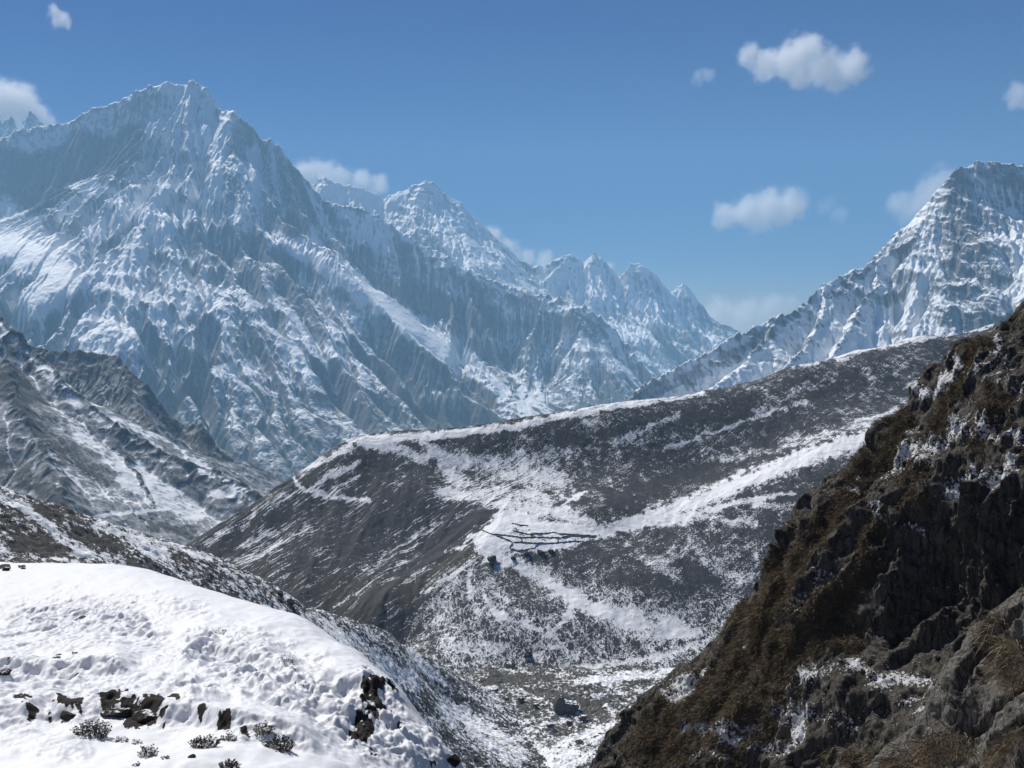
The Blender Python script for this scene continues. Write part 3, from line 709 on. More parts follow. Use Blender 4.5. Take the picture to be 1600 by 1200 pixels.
snow = snow - strokes(U, V, [(0.25, [(760, 1065, 10), (860, 1060, 8)]), (0.25, [(840, 1080, 10), (930, 1110, 10)])], 6, 68)
VFLOOR = grid_mesh('valley_floor', X, Y, Z, M_floor, {'snow': np.clip(snow, 0, 1.2), 'brown': np.clip(0.4 + 0.5 * fbm(X, Y, 25, 3, 0.5, 139), 0, 1), 'streak': 0 * X, 'vein': 0 * X})
tag(VFLOOR, 'stony valley floor dusted with snow below the hill', 'valley floor', 'structure')
GR_floor = Ground(X, Y, Z)

# one sheet of ground under everything, falling down-valley to the foot of the massif
t_ = np.r_[np.linspace(-380, 1500, 120), np.linspace(1560, 15500, 160)]
xs = np.linspace(-15000, 15000, 260); X, Y = np.meshgrid(xs, t_)
Z = np.interp(Y, [-400, 0, 300, 700, 900, 1500, 2400, 4000, 6000, 9000, 16000], [-330, -320, -300, -292, -300, -430, -575, -760, -1040, -1100, -1150]) + 18 * fbm(X, Y, 900, 4, 0.5, 141)
Z = np.maximum(Z, -1230)
GROUND = grid_mesh('ground', X, Y, Z, M_floor, {'snow': 0.3 + 0.1 * fbm(X, Y, 300, 3, 0.5, 143), 'brown': 0.5 + 0 * X, 'streak': 0 * X, 'vein': 0 * X})
tag(GROUND, 'low ground of the valley running between the mountains', 'ground', 'structure')

# ------------------------------------------------------------------ foreground snow mound
A_sky = [(-150, 872, 44), (-60, 876, 43), (0, 880, 42), (60, 880, 41), (130, 882, 40), (165, 884, 39), (200, 892, 38), (250, 908, 36.5), (300, 925, 35), (360, 946, 33.5), (420, 962, 32), (445, 975, 31), (470, 993, 30), (520, 1015, 28.5), (560, 1034, 27.3), (590, 1055, 26.5), (612, 1080, 26), (640, 1112, 25.5), (670, 1142, 25), (700, 1172, 24.6), (716, 1197, 24.3), (735, 1240, 24)]
A_pts = A_sky + [(0, 960, 34), (150, 960, 33), (300, 985, 30.5), (430, 1030, 27.5), (0, 1030, 27.5), (150, 1030, 26.8), (300, 1045, 25.5), (430, 1080, 24), (520, 1080, 24.8),
    (0, 1060, 24.9), (60, 1064, 24.6), (120, 1060, 24.5), (180, 1058, 24.4), (0, 1098, 22.6), (100, 1092, 22.7), (200, 1088, 22.8), (260, 1100, 22.5), (340, 1100, 22.5), (420, 1112, 22.2), (480, 1130, 22.2), (540, 1150, 22.2),
    (0, 1140, 20.2), (100, 1135, 20.3), (200, 1140, 20.2), (260, 1142, 20.2), (320, 1125, 20.8), (400, 1135, 20.6), (470, 1160, 20.3), (520, 1180, 20.2), (565, 1200, 20.3), (620, 1210, 21.5),
    (0, 1200, 17.5), (150, 1200, 17.4), (300, 1200, 17.3), (420, 1200, 17.8), (560, 1260, 18.2), (0, 1350, 12.5), (300, 1350, 12.5), (500, 1350, 13.5), (650, 1300, 19.5)]
A3 = P(A_pts); sk = P(A_sky)
ow = np.clip((sk[:, 0] + 6.5) / 4.0, 0, 1)[:, None]     # towards its right end the mound falls away sideways
A3 = np.r_[A3, sk + np.array([0.6, 3.0, -1.2]) * (1 - ow) + np.array([0.75, 0.6, -1.1]) * ow, (sk + np.array([2.0, 8.0, -7.0]) * (1 - ow) + np.array([2.6, 2.6, -5.5]) * ow)[::2], [[0, 0, -1.9], [-3, 3, -2.2], [3, 2, -3.0], [-12, 5, -3], [-30, 20, -7], [-32, 38, -9.5], [4, 10, -9], [3.0, 16, -14], [6, 22, -22]]]
f_mound = RBF(A3[:, :2], A3[:, 2], 0.9)
X, Y, xs, ys = grid(-26, 7, 1250, 1.5, 54, 1500)
Z = f_mound(X, Y)
U0, V0 = proj(X, Y, Z)
def bank(line, drop, wid, seed):
    """step of a turf bank along a line of photo points: upper side raised, lower side cut away"""
    q = np.array(line, float)
    e = np.interp(U0, q[:, 0], q[:, 1]) + 5 * fbm(X, Y, 1.6, 4, 0.6, seed)
    on = sstep(q[0, 0] - 25, q[0, 0] + 25, U0) * (1 - sstep(q[-1, 0] - 25, q[-1, 0] + 25, U0))
    d = e - V0
    up = sstep(-wid, wid * 0.3, d) * np.exp(-np.clip(d, 0, None) / 26.0)
    return on * up * drop, on * np.exp(-((d + wid * 0.45) / (wid * 0.8)) ** 2)
b1, f1 = bank([(-120, 1052), (0, 1056), (50, 1058), (100, 1056), (150, 1052), (200, 1046)], 0.44, 10, 201)
b2, f2 = bank([(-100, 1118), (0, 1124), (40, 1120), (80, 1112), (110, 1118), (160, 1112), (210, 1110), (260, 1118), (300, 1112), (345, 1132), (400, 1142), (450, 1152), (490, 1170)], 0.44, 15, 203)
b3, f3 = bank([(270, 1026), (320, 1012), (365, 1020), (420, 1036), (460, 1062), (480, 1085)], 0.20, 9, 205)
b4, f4 = bank([(470, 1062), (520, 1078), (560, 1070), (600, 1085), (625, 1100)], 0.2, 9, 207)
lump_zone = np.clip(strokes(U0, V0, [(1.0, [(20, 970, 26), (150, 965, 30), (230, 985, 20)]), (0.8, [(70, 960, 14), (200, 945, 12)]), (0.9, [(0, 1080, 22), (200, 1080, 24), (330, 1085, 20)]), (1.0, [(300, 1020, 22), (400, 1060, 40), (480, 1090, 40), (560, 1120, 50), (640, 1170, 40)]), (0.5, [(0, 1150, 14), (120, 1170, 20)]), (0.6, [(0, 1010, 24), (250, 1010, 24)]), (0.4, [(100, 930, 14), (330, 960, 14)]), (0.5, [(380, 990, 14), (500, 1040, 14)])], 12, 209, 0.8), 0, 1)
wb = 0.25 * fbm(X, Y, 0.9, 3, 0.5, 210)
tus = np.abs(vnoise((X + wb) / 0.62, (Y + wb) / 1.0, 211)) * 1.2 + 0.5 * np.abs(vnoise((X - wb) / 0.27, (Y + wb) / 0.42, 212)) + 0.9 * fbm(X * 0.6, Y * 0.6, 1.3, 3, 0.5, 220)
pit = 1 - sstep(0.05, 0.42, np.abs(vnoise(X / 0.95, Y / 1.5, 213)) + 0.25 * np.abs(vnoise(X / 0.37, Y / 0.5, 214)))
Z = Z + b1 + b2 + b3 + b4 + (0.05 + 0.07 * sstep(930, 1000, V0)) * fbm(X, Y * 0.7, 2.2, 4, 0.55, 215) + lump_zone * ((0.20 + 0.05 * sstep(250, 420, U0)) * tus - 0.10 * pit) + (0.25 + lump_zone) * 0.018 * np.abs(fbm(X, Y * 0.7, 0.16, 3, 0.6, 237)) + 0.012 * fbm(X * 0.6 + Y * 0.3, Y, 0.5, 3, 0.5, 217) * (1 - lump_zone)
face = np.clip(f1 + f2 + 0.7 * f3 + 0.6 * f4, 0, 1)
Z = Z + face * (0.06 * fbm(X, Y, 0.35, 4, 0.6, 219))
edge = strokes(U0, V0, [(1.0, [(572, 1050, 8), (585, 1085, 16), (575, 1130, 20), (560, 1160, 14)]), (1.0, [(605, 1070, 6), (620, 1095, 6)]), (0.9, [(600, 1100, 12), (625, 1150, 12)]), (0.8, [(540, 1120, 10), (580, 1180, 12)]), (0.8, [(690, 1180, 10), (715, 1195, 10)]), (0.6, [(650, 1160, 16), (670, 1195, 14)])], 7, 221)
Z = Z + edge * 0.14 * fbm(X, Y, 0.6, 4, 0.6, 223)
gx, gy = grad(Z, xs, ys)
gxs, gys = grad(blur(Z, 3), xs, ys)
toward = -gys                                        # rises away from the camera = a face seen from here
dr = fbm(X, Y, 0.55, 4, 0.6, 225)
pk = strokes(U0, V0, [(1, [(-5, 1046, 6), (16, 1050, 6)]), (1, [(30, 1046, 3), (66, 1050, 4)]), (1, [(84, 1050, 5), (92, 1042, 4)]), (1, [(112, 1044, 2), (122, 1043, 2)]), (1, [(25, 1118, 4), (55, 1124, 6)]), (1, [(78, 1122, 4), (84, 1120, 4)]), (1, [(94, 1114, 8), (122, 1112, 8)]), (1, [(135, 1106, 3), (140, 1108, 3)]), (1, [(150, 1106, 5), (165, 1114, 6)]), (1, [(170, 1112, 10), (204, 1110, 11)]), (1, [(200, 1128, 9), (254, 1120, 10)]), (1, [(268, 1112, 4), (280, 1114, 3)]), (1, [(312, 1124, 3), (322, 1126, 3)]), (1, [(340, 1136, 6), (356, 1140, 6)]), (1, [(380, 1146, 3), (386, 1148, 3)])], 4, 233, 0.6, 0.5)
rock = sstep(0.35, 0.65, pk * (1.0 + 0.9 * dr + 0.3 * vnoise(X / 0.12, Y / 0.12, 235)) - 0.05)
rock = np.maximum(rock, sstep(0.10, 0.30, edge * 0.75 + 0.55 * fbm(X, Y, 0.8, 4, 0.6, 227) - 0.52))
rock = np.maximum(rock, sstep(0.62, 0.85, pit * lump_zone * (0.6 + 0.5 * dr)) * 0.75 * sstep(0.2, 0.5, vnoise(X / 2.2, Y / 3.0, 229)))
rock = np.maximum(rock, sstep(0.3, 0.5, strokes(U0, V0, [(1, [(-10, 886, 2), (14, 886, 3)]), (1, [(30, 884, 2), (40, 884, 1.5)])], 3, 231) + 0.1 * dr))
t = NT('foreground_snow')
p = t.pos()
n1 = t.noise(p, 3.0, 7, 0.6); n2 = t.noise(p, 40.0, 3, 0.6); n3 = t.noise(p, 9.0, 6, 0.7)
rk = t.mr(t.m('ADD', t.attr('rock'), t.m('MULTIPLY', t.m('SUBTRACT', n3, 0.5), 0.9)), 0.42, 0.55)
earth = t.mix(n3, (0.010, 0.009, 0.008), (0.035, 0.029, 0.023))
col = t.mix(rk, t.mix(n1, (0.69, 0.70, 0.715), (0.75, 0.755, 0.765)), earth)
t.bump(t.m('ADD', t.m('MULTIPLY', n1, 0.5), t.m('ADD', t.m('MULTIPLY', n2, 0.03), t.m('MULTIPLY', n3, 0.12))), 0.06, 0.7)
M_snowmound = t.out(col, t.m('ADD', 0.6, t.m('MULTIPLY', rk, 0.3)))
MOUND = grid_mesh('snow_mound', X, Y, Z, M_snowmound, {'rock': rock}, keep=(V0 < 1500) | (Y < 14))
tag(MOUND, 'bright lumpy snow mound with dark turf banks in the left foreground', 'snow mound', 'structure')
GR_mound = Ground(X, Y, Z)

# ------------------------------------------------------------------ right cliff (a relief over a tilted plane)
def tilted(name, n0, P0, sky, inner, hidden, a_rng, b_rng, na, nb, c, detail, mat_fn, reach):
    n0 = np.array(n0, float); n0 /= np.linalg.norm(n0)
    ta = np.cross([0, 0, 1.0], n0); ta /= np.linalg.norm(ta)
    tb = np.cross(n0, ta)
    P0 = np.array(P0, float)
    def ray(u, v, off):
        d = unproj(np.array([float(u)]), np.array([float(v)]), np.array([1.0]))[0]
        return d * (n0 @ P0 / (n0 @ d)) + n0 * off
    S = np.array([ray(*q) for q in sky]); I = np.array([ray(*q) for q in inner])
    H = []
    for hv, step in hidden:
        H += list((S + np.array(hv))[::step])
    Q = np.r_[S, I, np.array(H)] - P0
    A, B, h = Q @ ta, Q @ tb, Q @ n0
    f = RBF(np.c_[A, B], h, c, 0.0)
    ga, gb = np.meshgrid(np.linspace(*a_rng, na), np.linspace(*b_rng, nb))
    Hh = f(ga, gb)
    W = P0 + ga[..., None] * ta + gb[..., None] * tb + Hh[..., None] * n0
    U, V = proj(W[..., 0], W[..., 1], W[..., 2])
    dh, attrs = detail(ga, gb, Hh, U, V, W)
    W = W + dh[..., None] * n0
    U, V = proj(W[..., 0], W[..., 1], W[..., 2])
    near = np.full(ga.shape, 1e9)
    for qa, qb in zip(A, B): near = np.minimum(near, (ga - qa) ** 2 + (gb - qb) ** 2)
    o = grid_mesh(name, W[..., 0], W[..., 1], W[..., 2], mat_fn, attrs, keep=near < reach ** 2)
    return o, dict(W=W, U=U, V=V, n0=n0, ta=ta, tb=tb, **attrs)

def cliff_material(name, sc, rock_a, rock_b, grass_a, grass_b, bump):
    t = NT(name)
    p = t.pos()
    n1 = t.noise(p, 0.9 * sc, 8, 0.65); n2 = t.noise(p, 6.0 * sc, 6, 0.7); n3 = t.noise(p, 0.22 * sc, 4, 0.6)
    nst = t.noise(t.pos((2.2, 2.2, 0.35)), 1.2 * sc, 7, 0.7)
    n4 = t.noise(t.pos((1.4, 1.4, 0.8)), 2.4 * sc, 4, 0.6)
    crk = t.voro(t.pos((1.0, 1.0, 0.4), (0.25, 0.35, 0)), 1.5 * sc, 'DISTANCE_TO_EDGE')
    crack = t.m('MULTIPLY', t.mr(crk, 0.0, 0.06, 1.0, 0.0), t.mr(n1, 0.42, 0.6))
    rock = t.mix(t.mr(n1, 0.3, 0.7), rock_a, rock_b)
    rock = t.mix(crack, rock, tuple(c * 0.25 for c in rock_a))
    rock = t.mix(t.mr(nst, 0.42, 0.62), rock, tuple(c * 0.38 for c in rock_a))
    grass = t.mix(t.mr(n2, 0.3, 0.7), grass_a, grass_b)
    grass = t.mix(t.mr(n3, 0.4, 0.65), grass, (0.06, 0.052, 0.032))
    g = t.mr(t.m('ADD', t.attr('grass'), t.m('MULTIPLY', t.m('SUBTRACT', n2, 0.5), 1.1)), 0.38, 0.62)
    col = t.mix(g, rock, grass)
    sn = t.mr(t.m('ADD', t.attr('snow'), t.m('ADD', t.m('MULTIPLY', t.m('SUBTRACT', n2, 0.5), 2.6), t.m('MULTIPLY', t.m('SUBTRACT', n4, 0.5), 1.6))), 0.50, 0.58)
    col = t.mix(sn, col, SNOW)
    t.bump(t.m('ADD', t.m('MULTIPLY', n1, 0.6), t.m('ADD', t.m('MULTIPLY', nst, 0.5), t.m('SUBTRACT', t.m('MULTIPLY', n2, 0.4), t.m('MULTIPLY', crack, 0.25)))), bump * 1.5, 1.0)
    return t.out(col, 0.92)

M_cliff = cliff_material('cliff_rock_grass_snow', 1.0, (0.105, 0.095, 0.080), (0.175, 0.155, 0.128), (0.078, 0.061, 0.040), (0.122, 0.095, 0.063), 0.5)
M_crag = cliff_material('near_crag_rock', 4.0, (0.17, 0.157, 0.138), (0.25, 0.23, 0.20), (0.11, 0.075, 0.035), (0.17, 0.12, 0.055), 0.12)

B_sky = [(1900, 330, 0), (1750, 400, 0), (1660, 440, 0), (1600, 478, 0), (1553, 513, 0), (1515, 540, 0), (1480, 560, 0), (1445, 600, 0), (1420, 642, 0), (1372, 688, 0), (1352, 716, 0), (1330, 732, 0), (1265, 780, 0), (1240, 815, 0), (1228, 850, 0), (1202, 905, 0),
         (1155, 968, 0), (1115, 1005, 0), (1070, 1040, 0), (1030, 1075, 0), (1000, 1100, 0), (960, 1150, 0), (930, 1200, 0), (880, 1290, 0), (830, 1400, 0)]
B_in = [(1600, 560, 2.0), (1520, 600, 1.5), (1560, 680, 2.5), (1480, 680, 1.2), (1600, 760, 2.5), (1450, 720, 1.2), (1400, 760, 1.5), (1340, 790, 1.8), (1500, 760, 2.0),
        (1300, 850, 2.0), (1380, 830, 2.8), (1460, 800, 3.0), (1560, 800, 2.4), (1350, 900, 2.6), (1420, 880, 0.9), (1500, 880, -0.6), (1580, 880, -0.8), (1450, 960, -0.4), (1380, 960, 0.8), (1530, 960, -1.6), (1420, 1030, 0.4), (1500, 1030, 0.2),
        (1260, 930, 2.0), (1200, 1000, 1.8), (1280, 1010, 3.0), (1130, 1060, 1.5), (1200, 1080, 2.6), (1300, 1070, 3.0), (1400, 1080, 2.6), (1060, 1110, 1.4), (1120, 1140, 2.4), (1220, 1150, 3.6), (1320, 1140, 2.6), (1420, 1140, 2.4), (1020, 1170, 1.2), (1100, 1200, 1.6), (1180, 1200, 2.8), (1300, 1200, 2.0), (1450, 1200, 3.0),
        (1700, 700, 3), (1800, 900, 4), (1700, 1100, 4), (1500, 1350, 5), (1200, 1350, 4), (1000, 1350, 2)]
grass_B = [(0.9, [(1540, 540, 10), (1470, 660, 12), (1420, 760, 16), (1360, 850, 18)]), (1.0, [(1420, 650, 8), (1350, 740, 14), (1290, 830, 16), (1240, 920, 20), (1160, 1010, 26), (1080, 1090, 26), (1000, 1170, 22)]), (0.8, [(1560, 620, 14), (1530, 700, 12)]),
           (1.0, [(1380, 880, 14), (1320, 930, 22), (1260, 1000, 30), (1180, 1060, 32), (1100, 1130, 26), (1040, 1190, 20)]), (0.8, [(1310, 960, 24), (1330, 1010, 16)]), (0.6, [(1440, 780, 12), (1460, 820, 10)]), (0.7, [(1240, 830, 10), (1215, 900, 12)]), (0.55, [(1180, 1120, 16), (1120, 1190, 16)]), (0.5, [(1450, 1190, 20), (1330, 1180, 16)])]
snow_B = [(0.6, [(1390, 720, 20), (1460, 700, 26), (1540, 660, 20)]), (0.55, [(1590, 600, 14), (1530, 580, 12)]), (0.5, [(1480, 760, 14), (1560, 740, 18)]), (0.5, [(1200, 1060, 18), (1290, 1040, 18)]), (0.5, [(1060, 1130, 14), (1150, 1150, 16), (1220, 1170, 14)]), (0.4, [(1260, 960, 10), (1300, 900, 8)]),
    (0.85, [(1500, 580, 14), (1475, 610, 10)]), (0.8, [(1440, 615, 5), (1490, 600, 8)]), (0.75, [(1420, 700, 22), (1440, 720, 18)]), (0.75, [(1410, 670, 8), (1430, 665, 5)]), (0.85, [(1535, 655, 10), (1545, 690, 8)]), (0.7, [(1580, 680, 10), (1600, 690, 12)]), (0.75, [(1585, 730, 16), (1560, 760, 14)]), (0.7, [(1570, 560, 12), (1560, 530, 6)]),
          (0.7, [(1515, 720, 6), (1525, 745, 6)]), (0.55, [(1360, 810, 6), (1370, 790, 4)]), (0.6, [(1425, 815, 6), (1440, 830, 6)]), (0.55, [(1310, 900, 6), (1325, 895, 4)]), (0.7, [(1150, 1005, 10), (1165, 1000, 8)]), (0.75, [(1060, 1070, 14), (1050, 1090, 12), (1090, 1050, 12)]), (0.7, [(1330, 1040, 16), (1370, 1060, 16), (1400, 1050, 12), (1450, 1070, 12)]), (0.75, [(1400, 1090, 6), (1440, 1085, 8)]),
          (0.9, [(1235, 1110, 14), (1240, 1140, 16), (1250, 1150, 8)]), (0.7, [(1150, 1130, 10), (1170, 1125, 6), (1090, 1130, 8)]), (0.6, [(1260, 1060, 12), (1290, 1050, 8)]), (0.6, [(1090, 1175, 10), (1140, 1185, 6)]), (0.8, [(1430, 1115, 4), (1445, 1105, 4)]), (0.6, [(1330, 760, 4), (1345, 745, 5)]), (0.5, [(1200, 1100, 20), (1330, 1130, 12)])]
rockface_B = [(1.0, [(1400, 800, 30), (1420, 900, 40), (1400, 1000, 22)]), (1.0, [(1500, 800, 40), (1500, 950, 60)]), (1.0, [(1590, 830, 40), (1580, 930, 40)]), (0.8, [(1240, 830, 6), (1210, 900, 6)])]
def det_B(a, b, H, U, V, W):
    rf = np.clip(strokes(U, V, rockface_B, 10, 301, 0.6), 0, 1)
    # fall lines run down -b; ribs along b
    aw = a + 0.9 * fbm(a, b, 9, 3, 0.5, 303) + 0.25 * b * 0
    ribs = ridged(aw, b * 0.22, 4.2, 5, 0.58, 305)
    d = 1.0 * (ribs - 0.75) * (0.55 + 0.75 * rf) + 0.55 * fbm(aw, b * 0.4, 4, 5, 0.5, 307) + 0.12 * fbm(a, b * 0.6, 1.1, 4, 0.6, 309) + 0.16 * (ridged(aw, b * 0.3, 1.4, 4, 0.55, 311) - 0.6)
    d = d + 0.75 * fbm(a, b * 0.7, 7.0, 3, 0.5, 351) + 0.6 * (np.abs(fbm(a, b, 3.0, 3, 0.5, 353)) - 0.5)
    # ledges on the lower slopes
    st = b + 0.8 * fbm(a, b, 3.0, 3, 0.5, 313)
    d = d + (1 - rf) * 0.10 * np.abs((st / 2.3) % 1.0 - 0.5) * 2
    bw = 0.2 + 0.8 * rf
    d = d + 0.8 * bw * blocks(a + 0.3 * fbm(a, b, 1.5, 3, .5, 341), b * 0.45, 1.5, 343) + 0.32 * (0.4 + 0.6 * rf) * blocks(a, b * 0.6, 0.55, 347)
    dr = fbm(a, b, 2.2, 5, 0.6, 315)
    g = strokes(U, V, grass_B, 10, 317, 0.7)
    grass = np.clip(0.22 + 0.75 * g + 0.25 * dr - 0.8 * rf * (1 - 0.4 * g), 0, 1)
    s = strokes(U, V, snow_B, 9, 319, 0.8)
    snow = np.clip(0.80 * s + 0.30 * dr * (s > 0.05), 0, 0.85) * (1 - 0.0 * rf)
    snow = np.where(s > 0.02, snow, 0.0)
    return d, {'grass': grass, 'snow': snow}
CLIFF, CL = tilted('cliff', (-0.72, -0.36, 0.60), (21.5, 78, -16.5), B_sky, B_in,
    [((0.9, 2.2, -0.9), 1), ((5, 9, -4.5), 2), ((16, 22, -14), 3)], (-75, 45), (-45, 50), 1150, 1000, 1.6, det_B, M_cliff, 10.0)
tag(CLIFF, 'steep brown grass and dark rock cliff at the right', 'cliff', 'structure')

K_sky = [(1900, 760, 0), (1720, 850, 0), (1640, 895, 0), (1600, 920, 0), (1565, 940, 0), (1530, 970, 0), (1508, 995, 0), (1494, 1025, 0), (1478, 1045, 0), (1466, 1070, 0), (1450, 1100, 0), (1438, 1122, 0), (1400, 1160, 0), (1362, 1200, 0), (1310, 1260, 0), (1230, 1360, 0)]
K_in = [(1600, 970, 0.35), (1550, 1000, 0.35), (1590, 1040, 0.18), (1540, 1060, 0.5), (1500, 1080, 0.42), (1560, 1110, 0.45), (1460, 1130, 0.25), (1500, 1140, 0.32), (1600, 1100, 0.45), (1540, 1160, 0.22), (1585, 1170, 0.55), (1480, 1180, 0.38), (1420, 1190, 0.28), (1520, 1210, 0.3), (1600, 1220, 0.6), (1750, 1000, 0.6), (1750, 1250, 0.9), (1450, 1330, 0.6), (1600, 1400, 0.9)]
def det_K(a, b, H, U, V, W):
    aw = a + 0.12 * fbm(a, b, 1.2, 3, 0.5, 323)
    gro = strokes(U, V, [(1.0, [(1600, 955, 4), (1540, 1005, 5), (1500, 1050, 4)]), (1.0, [(1600, 1060, 8), (1570, 1090, 6), (1500, 1170, 5)]), (1, [(1600, 1130, 6), (1560, 1160, 8), (1520, 1200, 8)]), (0.8, [(1510, 1045, 5), (1495, 1070, 5)])], 3, 325, 0.8)
    d = 0.10 * fbm(aw, b * 0.5, 0.9, 5, 0.55, 327) + 0.035 * fbm(a, b, 0.2, 5, 0.65, 329) - 0.16 * gro + 0.05 * (ridged(aw, b * 0.4, 0.45, 4, 0.55, 331) - 0.7)
    g = strokes(U, V, [(1.0, [(1585, 1010, 10), (1580, 1060, 14), (1600, 1050, 10)]), (0.9, [(1500, 1165, 18), (1450, 1185, 14)]), (0.8, [(1590, 1150, 8), (1550, 1190, 8)]), (0.7, [(1560, 970, 6), (1540, 990, 8)]), (0.7, [(1430, 1185, 10), (1380, 1200, 8)])], 6, 333, 0.8)
    grass = np.clip(0.06 + 0.8 * g + 0.16 * fbm(a, b, 0.4, 4, 0.6, 335), 0, 1)
    return d, {'grass': grass, 'snow': 0 * a}
CRAG, KR = tilted('near_crag', (-0.72, -0.36, 0.60), (6.0, 14.5, -5.5), K_sky, K_in,
    [((0.3, 0.5, -0.25), 1), ((1.3, 1.8, -1.4), 2), ((3.5, 4.5, -4.5), 3)], (-16, 9), (-9, 9), 900, 800, 0.35, det_K, M_crag, 2.2)
tag(CRAG, 'rounded grey crag with tufts of dry grass in the near right corner', 'crag', 'structure')

# ------------------------------------------------------------------ things: boulders, walls, shrubs, grass, clouds
def rock_material(name, a, b, sc, snowy):
    t = NT(name)
    p = t.pos()
    n1 = t.noise(p, sc, 7, 0.65); n2 = t.noise(p, sc * 5, 5, 0.7)
    col = t.mix(t.mr(n1, 0.3, 0.7), a, b)
    col = t.mix(t.mr(n2, 0.5, 0.75), col, tuple(c * 0.5 for c in a))
    if snowy:
        sn = t.mr(t.m('ADD', t.nz(), t.m('MULTIPLY', t.m('SUBTRACT', n1, 0.5), 0.7)), snowy, snowy + 0.12)
        col = t.mix(sn, col, SNOW)
    t.bump(t.m('ADD', n1, t.m('MULTIPLY', n2, 0.4)), 0.4 / sc, 0.9)
    return t.out(col, 0.9)

M_boulder = rock_material('boulder_grey_snowcapped', (0.075, 0.072, 0.066), (0.12, 0.115, 0.10), 0.5, 0.86)
M_boulder_dark = rock_material('boulder_dark', (0.028, 0.027, 0.026), (0.05, 0.047, 0.044), 0.6, 0.95)
M_stone = rock_material('dark_stone', (0.014, 0.012, 0.011), (0.034, 0.030, 0.026), 7.0, 0.93)

_b = bmesh.new(); bmesh.ops.create_icosphere(_b, subdivisions=4, radius=1.0)
_b.verts.ensure_lookup_table()
ICO_V = np.array([v.co[:] for v in _b.verts]); ICO_F = np.array([[v.index for v in f.verts] for f in _b.faces]); _b.free()

def rock_mesh(seed, size, planes=14, rough=0.06):
    rng = np.random.RandomState(seed)
    N = rng.normal(size=(planes, 3)); N /= np.linalg.norm(N, axis=1)[:, None]
    D = rng.uniform(0.62, 1.0, planes)
    dots = ICO_V @ N.T
    r = np.where(dots > 0.05, D / np.maximum(dots, 0.05), 9).min(1)
    r = np.minimum(r, 1.25)
    q = ICO_V * r[:, None]
    r2 = rough * fbm(q[:, 0] * 2 + q[:, 2], q[:, 1] * 2 - q[:, 2] * 1.3, 0.7, 4, 0.6, seed)
    q = q * (1 + r2[:, None]) * np.array(size)
    return mesh_from('boulder', q, ICO_F.ravel(), 3, smooth=False)

def place_rock(name, g, u, v, wpx, seed, mat, label, cat, group=None, asp=(1.0, 0.9, 0.7), sink=0.25, rz=None, mesh=None):
    p = g.at(u, v)
    w = wpx / FPX * p.y
    me = mesh or rock_mesh(seed, (w * 0.5 * asp[0], w * 0.5 * asp[1], w * 0.5 * asp[2]))
    o = link(name, me, mat)
    o.location = (p.x, p.y, p.z + w * 0.5 * asp[2] * (1 - 2 * sink))
    o.rotation_euler = (0, 0, seed * 1.3 if rz is None else rz)
    tag(o, label, cat, None, group)
    return o

# the big wedge boulder on the valley floor: pointed at its left, snow on its shelf, undercut at the right
def big_boulder():
    p = GR_floor.at(884, 1110)
    s = p.y / FPX
    prof = [(-19, 0), (-20, 6), (-15, 20), (-11, 27), (-7, 25), (-2, 16), (6, 13), (18, 12), (22, 9), (20, 3), (14, -4), (0, -7), (-12, -5)]
    bm = bmesh.new(); rng = random.Random(7)
    rings = []
    for k, (dy, sc) in enumerate([(-9, 0.72), (-7, 0.93), (0, 1.0), (9, 0.95), (16, 0.72)]):
        ring = [bm.verts.new(((x * sc + rng.uniform(-.6, .6)) * s, (dy + rng.uniform(-1, 1) - (2.5 if z > 20 else 0)) * s, (z * sc + rng.uniform(-.5, .5)) * s)) for x, z in prof]
        rings.append(ring)
    for a, b in zip(rings[:-1], rings[1:]):
        for i in range(len(prof)):
            j = (i + 1) % len(prof); bm.faces.new((a[i], a[j], b[j], b[i]))
    bm.faces.new(rings[0][::-1]); bm.faces.new(rings[-1])
    bmesh.ops.triangulate(bm, faces=bm.faces[:])
    bmesh.ops.recalc_face_normals(bm, faces=bm.faces[:])
    bmesh.ops.subdivide_edges(bm, edges=bm.edges[:], cuts=4, use_grid_fill=True)
    co = np.array([v.co[:] for v in bm.verts])
    dz = 1.1 * s * fbm(co[:, 0] + co[:, 2] * .7, co[:, 1] - co[:, 2] * .5, 6 * s, 4, 0.6, 9)
    for v, d in zip(bm.verts, dz): v.co += v.normal * d
    me = bpy.data.meshes.new('boulder'); bm.to_mesh(me); bm.free()
    o = link('boulder', me, M_boulder); o.location = (p.x, p.y, p.z + 3 * s)
    tag(o, 'largest boulder on the valley floor, wedge shaped with snow on top', 'boulder')
big_boulder()
for (u, v, w, sd, lab) in [
    (786, 1094, 20, 1, 'reddish grey boulder with dark undercut, left of the big wedge boulder'),
    (768, 1078, 22, 2, 'broad pale boulder at the foot of the moraine slope, on the valley floor'),
    (816, 1094, 11, 3, 'small dark boulder between the reddish boulder and the big wedge boulder'),
    (800, 1041, 15, 4, 'snow covered white boulder at the bottom of the dark hill'),
    (802, 1128, 13, 5, 'flat topped boulder on the snowy rubble in front of the big wedge boulder'),
    (786, 1143, 12, 6, 'lone dark boulder low on the snowy rubble near the mound'),
    (838, 1100, 9, 7, 'little boulder close at the left foot of the big wedge boulder'),
    (912, 1122, 14, 8, 'low tan boulder just right of and below the big wedge boulder'),
    (888, 1128, 12, 9, 'low slab in front of the big wedge boulder'),
    (860, 1133, 12, 10, 'brownish boulder below the big wedge boulder'),
    (905, 1158, 12, 11, 'boulder in snow near the foot of the brown cliff')]:
    place_rock('boulder', GR_floor if v > 1060 else GR_hill, u, v, w, sd, M_boulder, lab, 'boulder', 'boulders on the valley floor')
place_rock('boulder', GR_hill, 827, 1023, 14, 12, M_boulder_dark, 'round blackish boulder low on the dark hill above the valley floor', 'boulder', 'dark boulders on the hill')
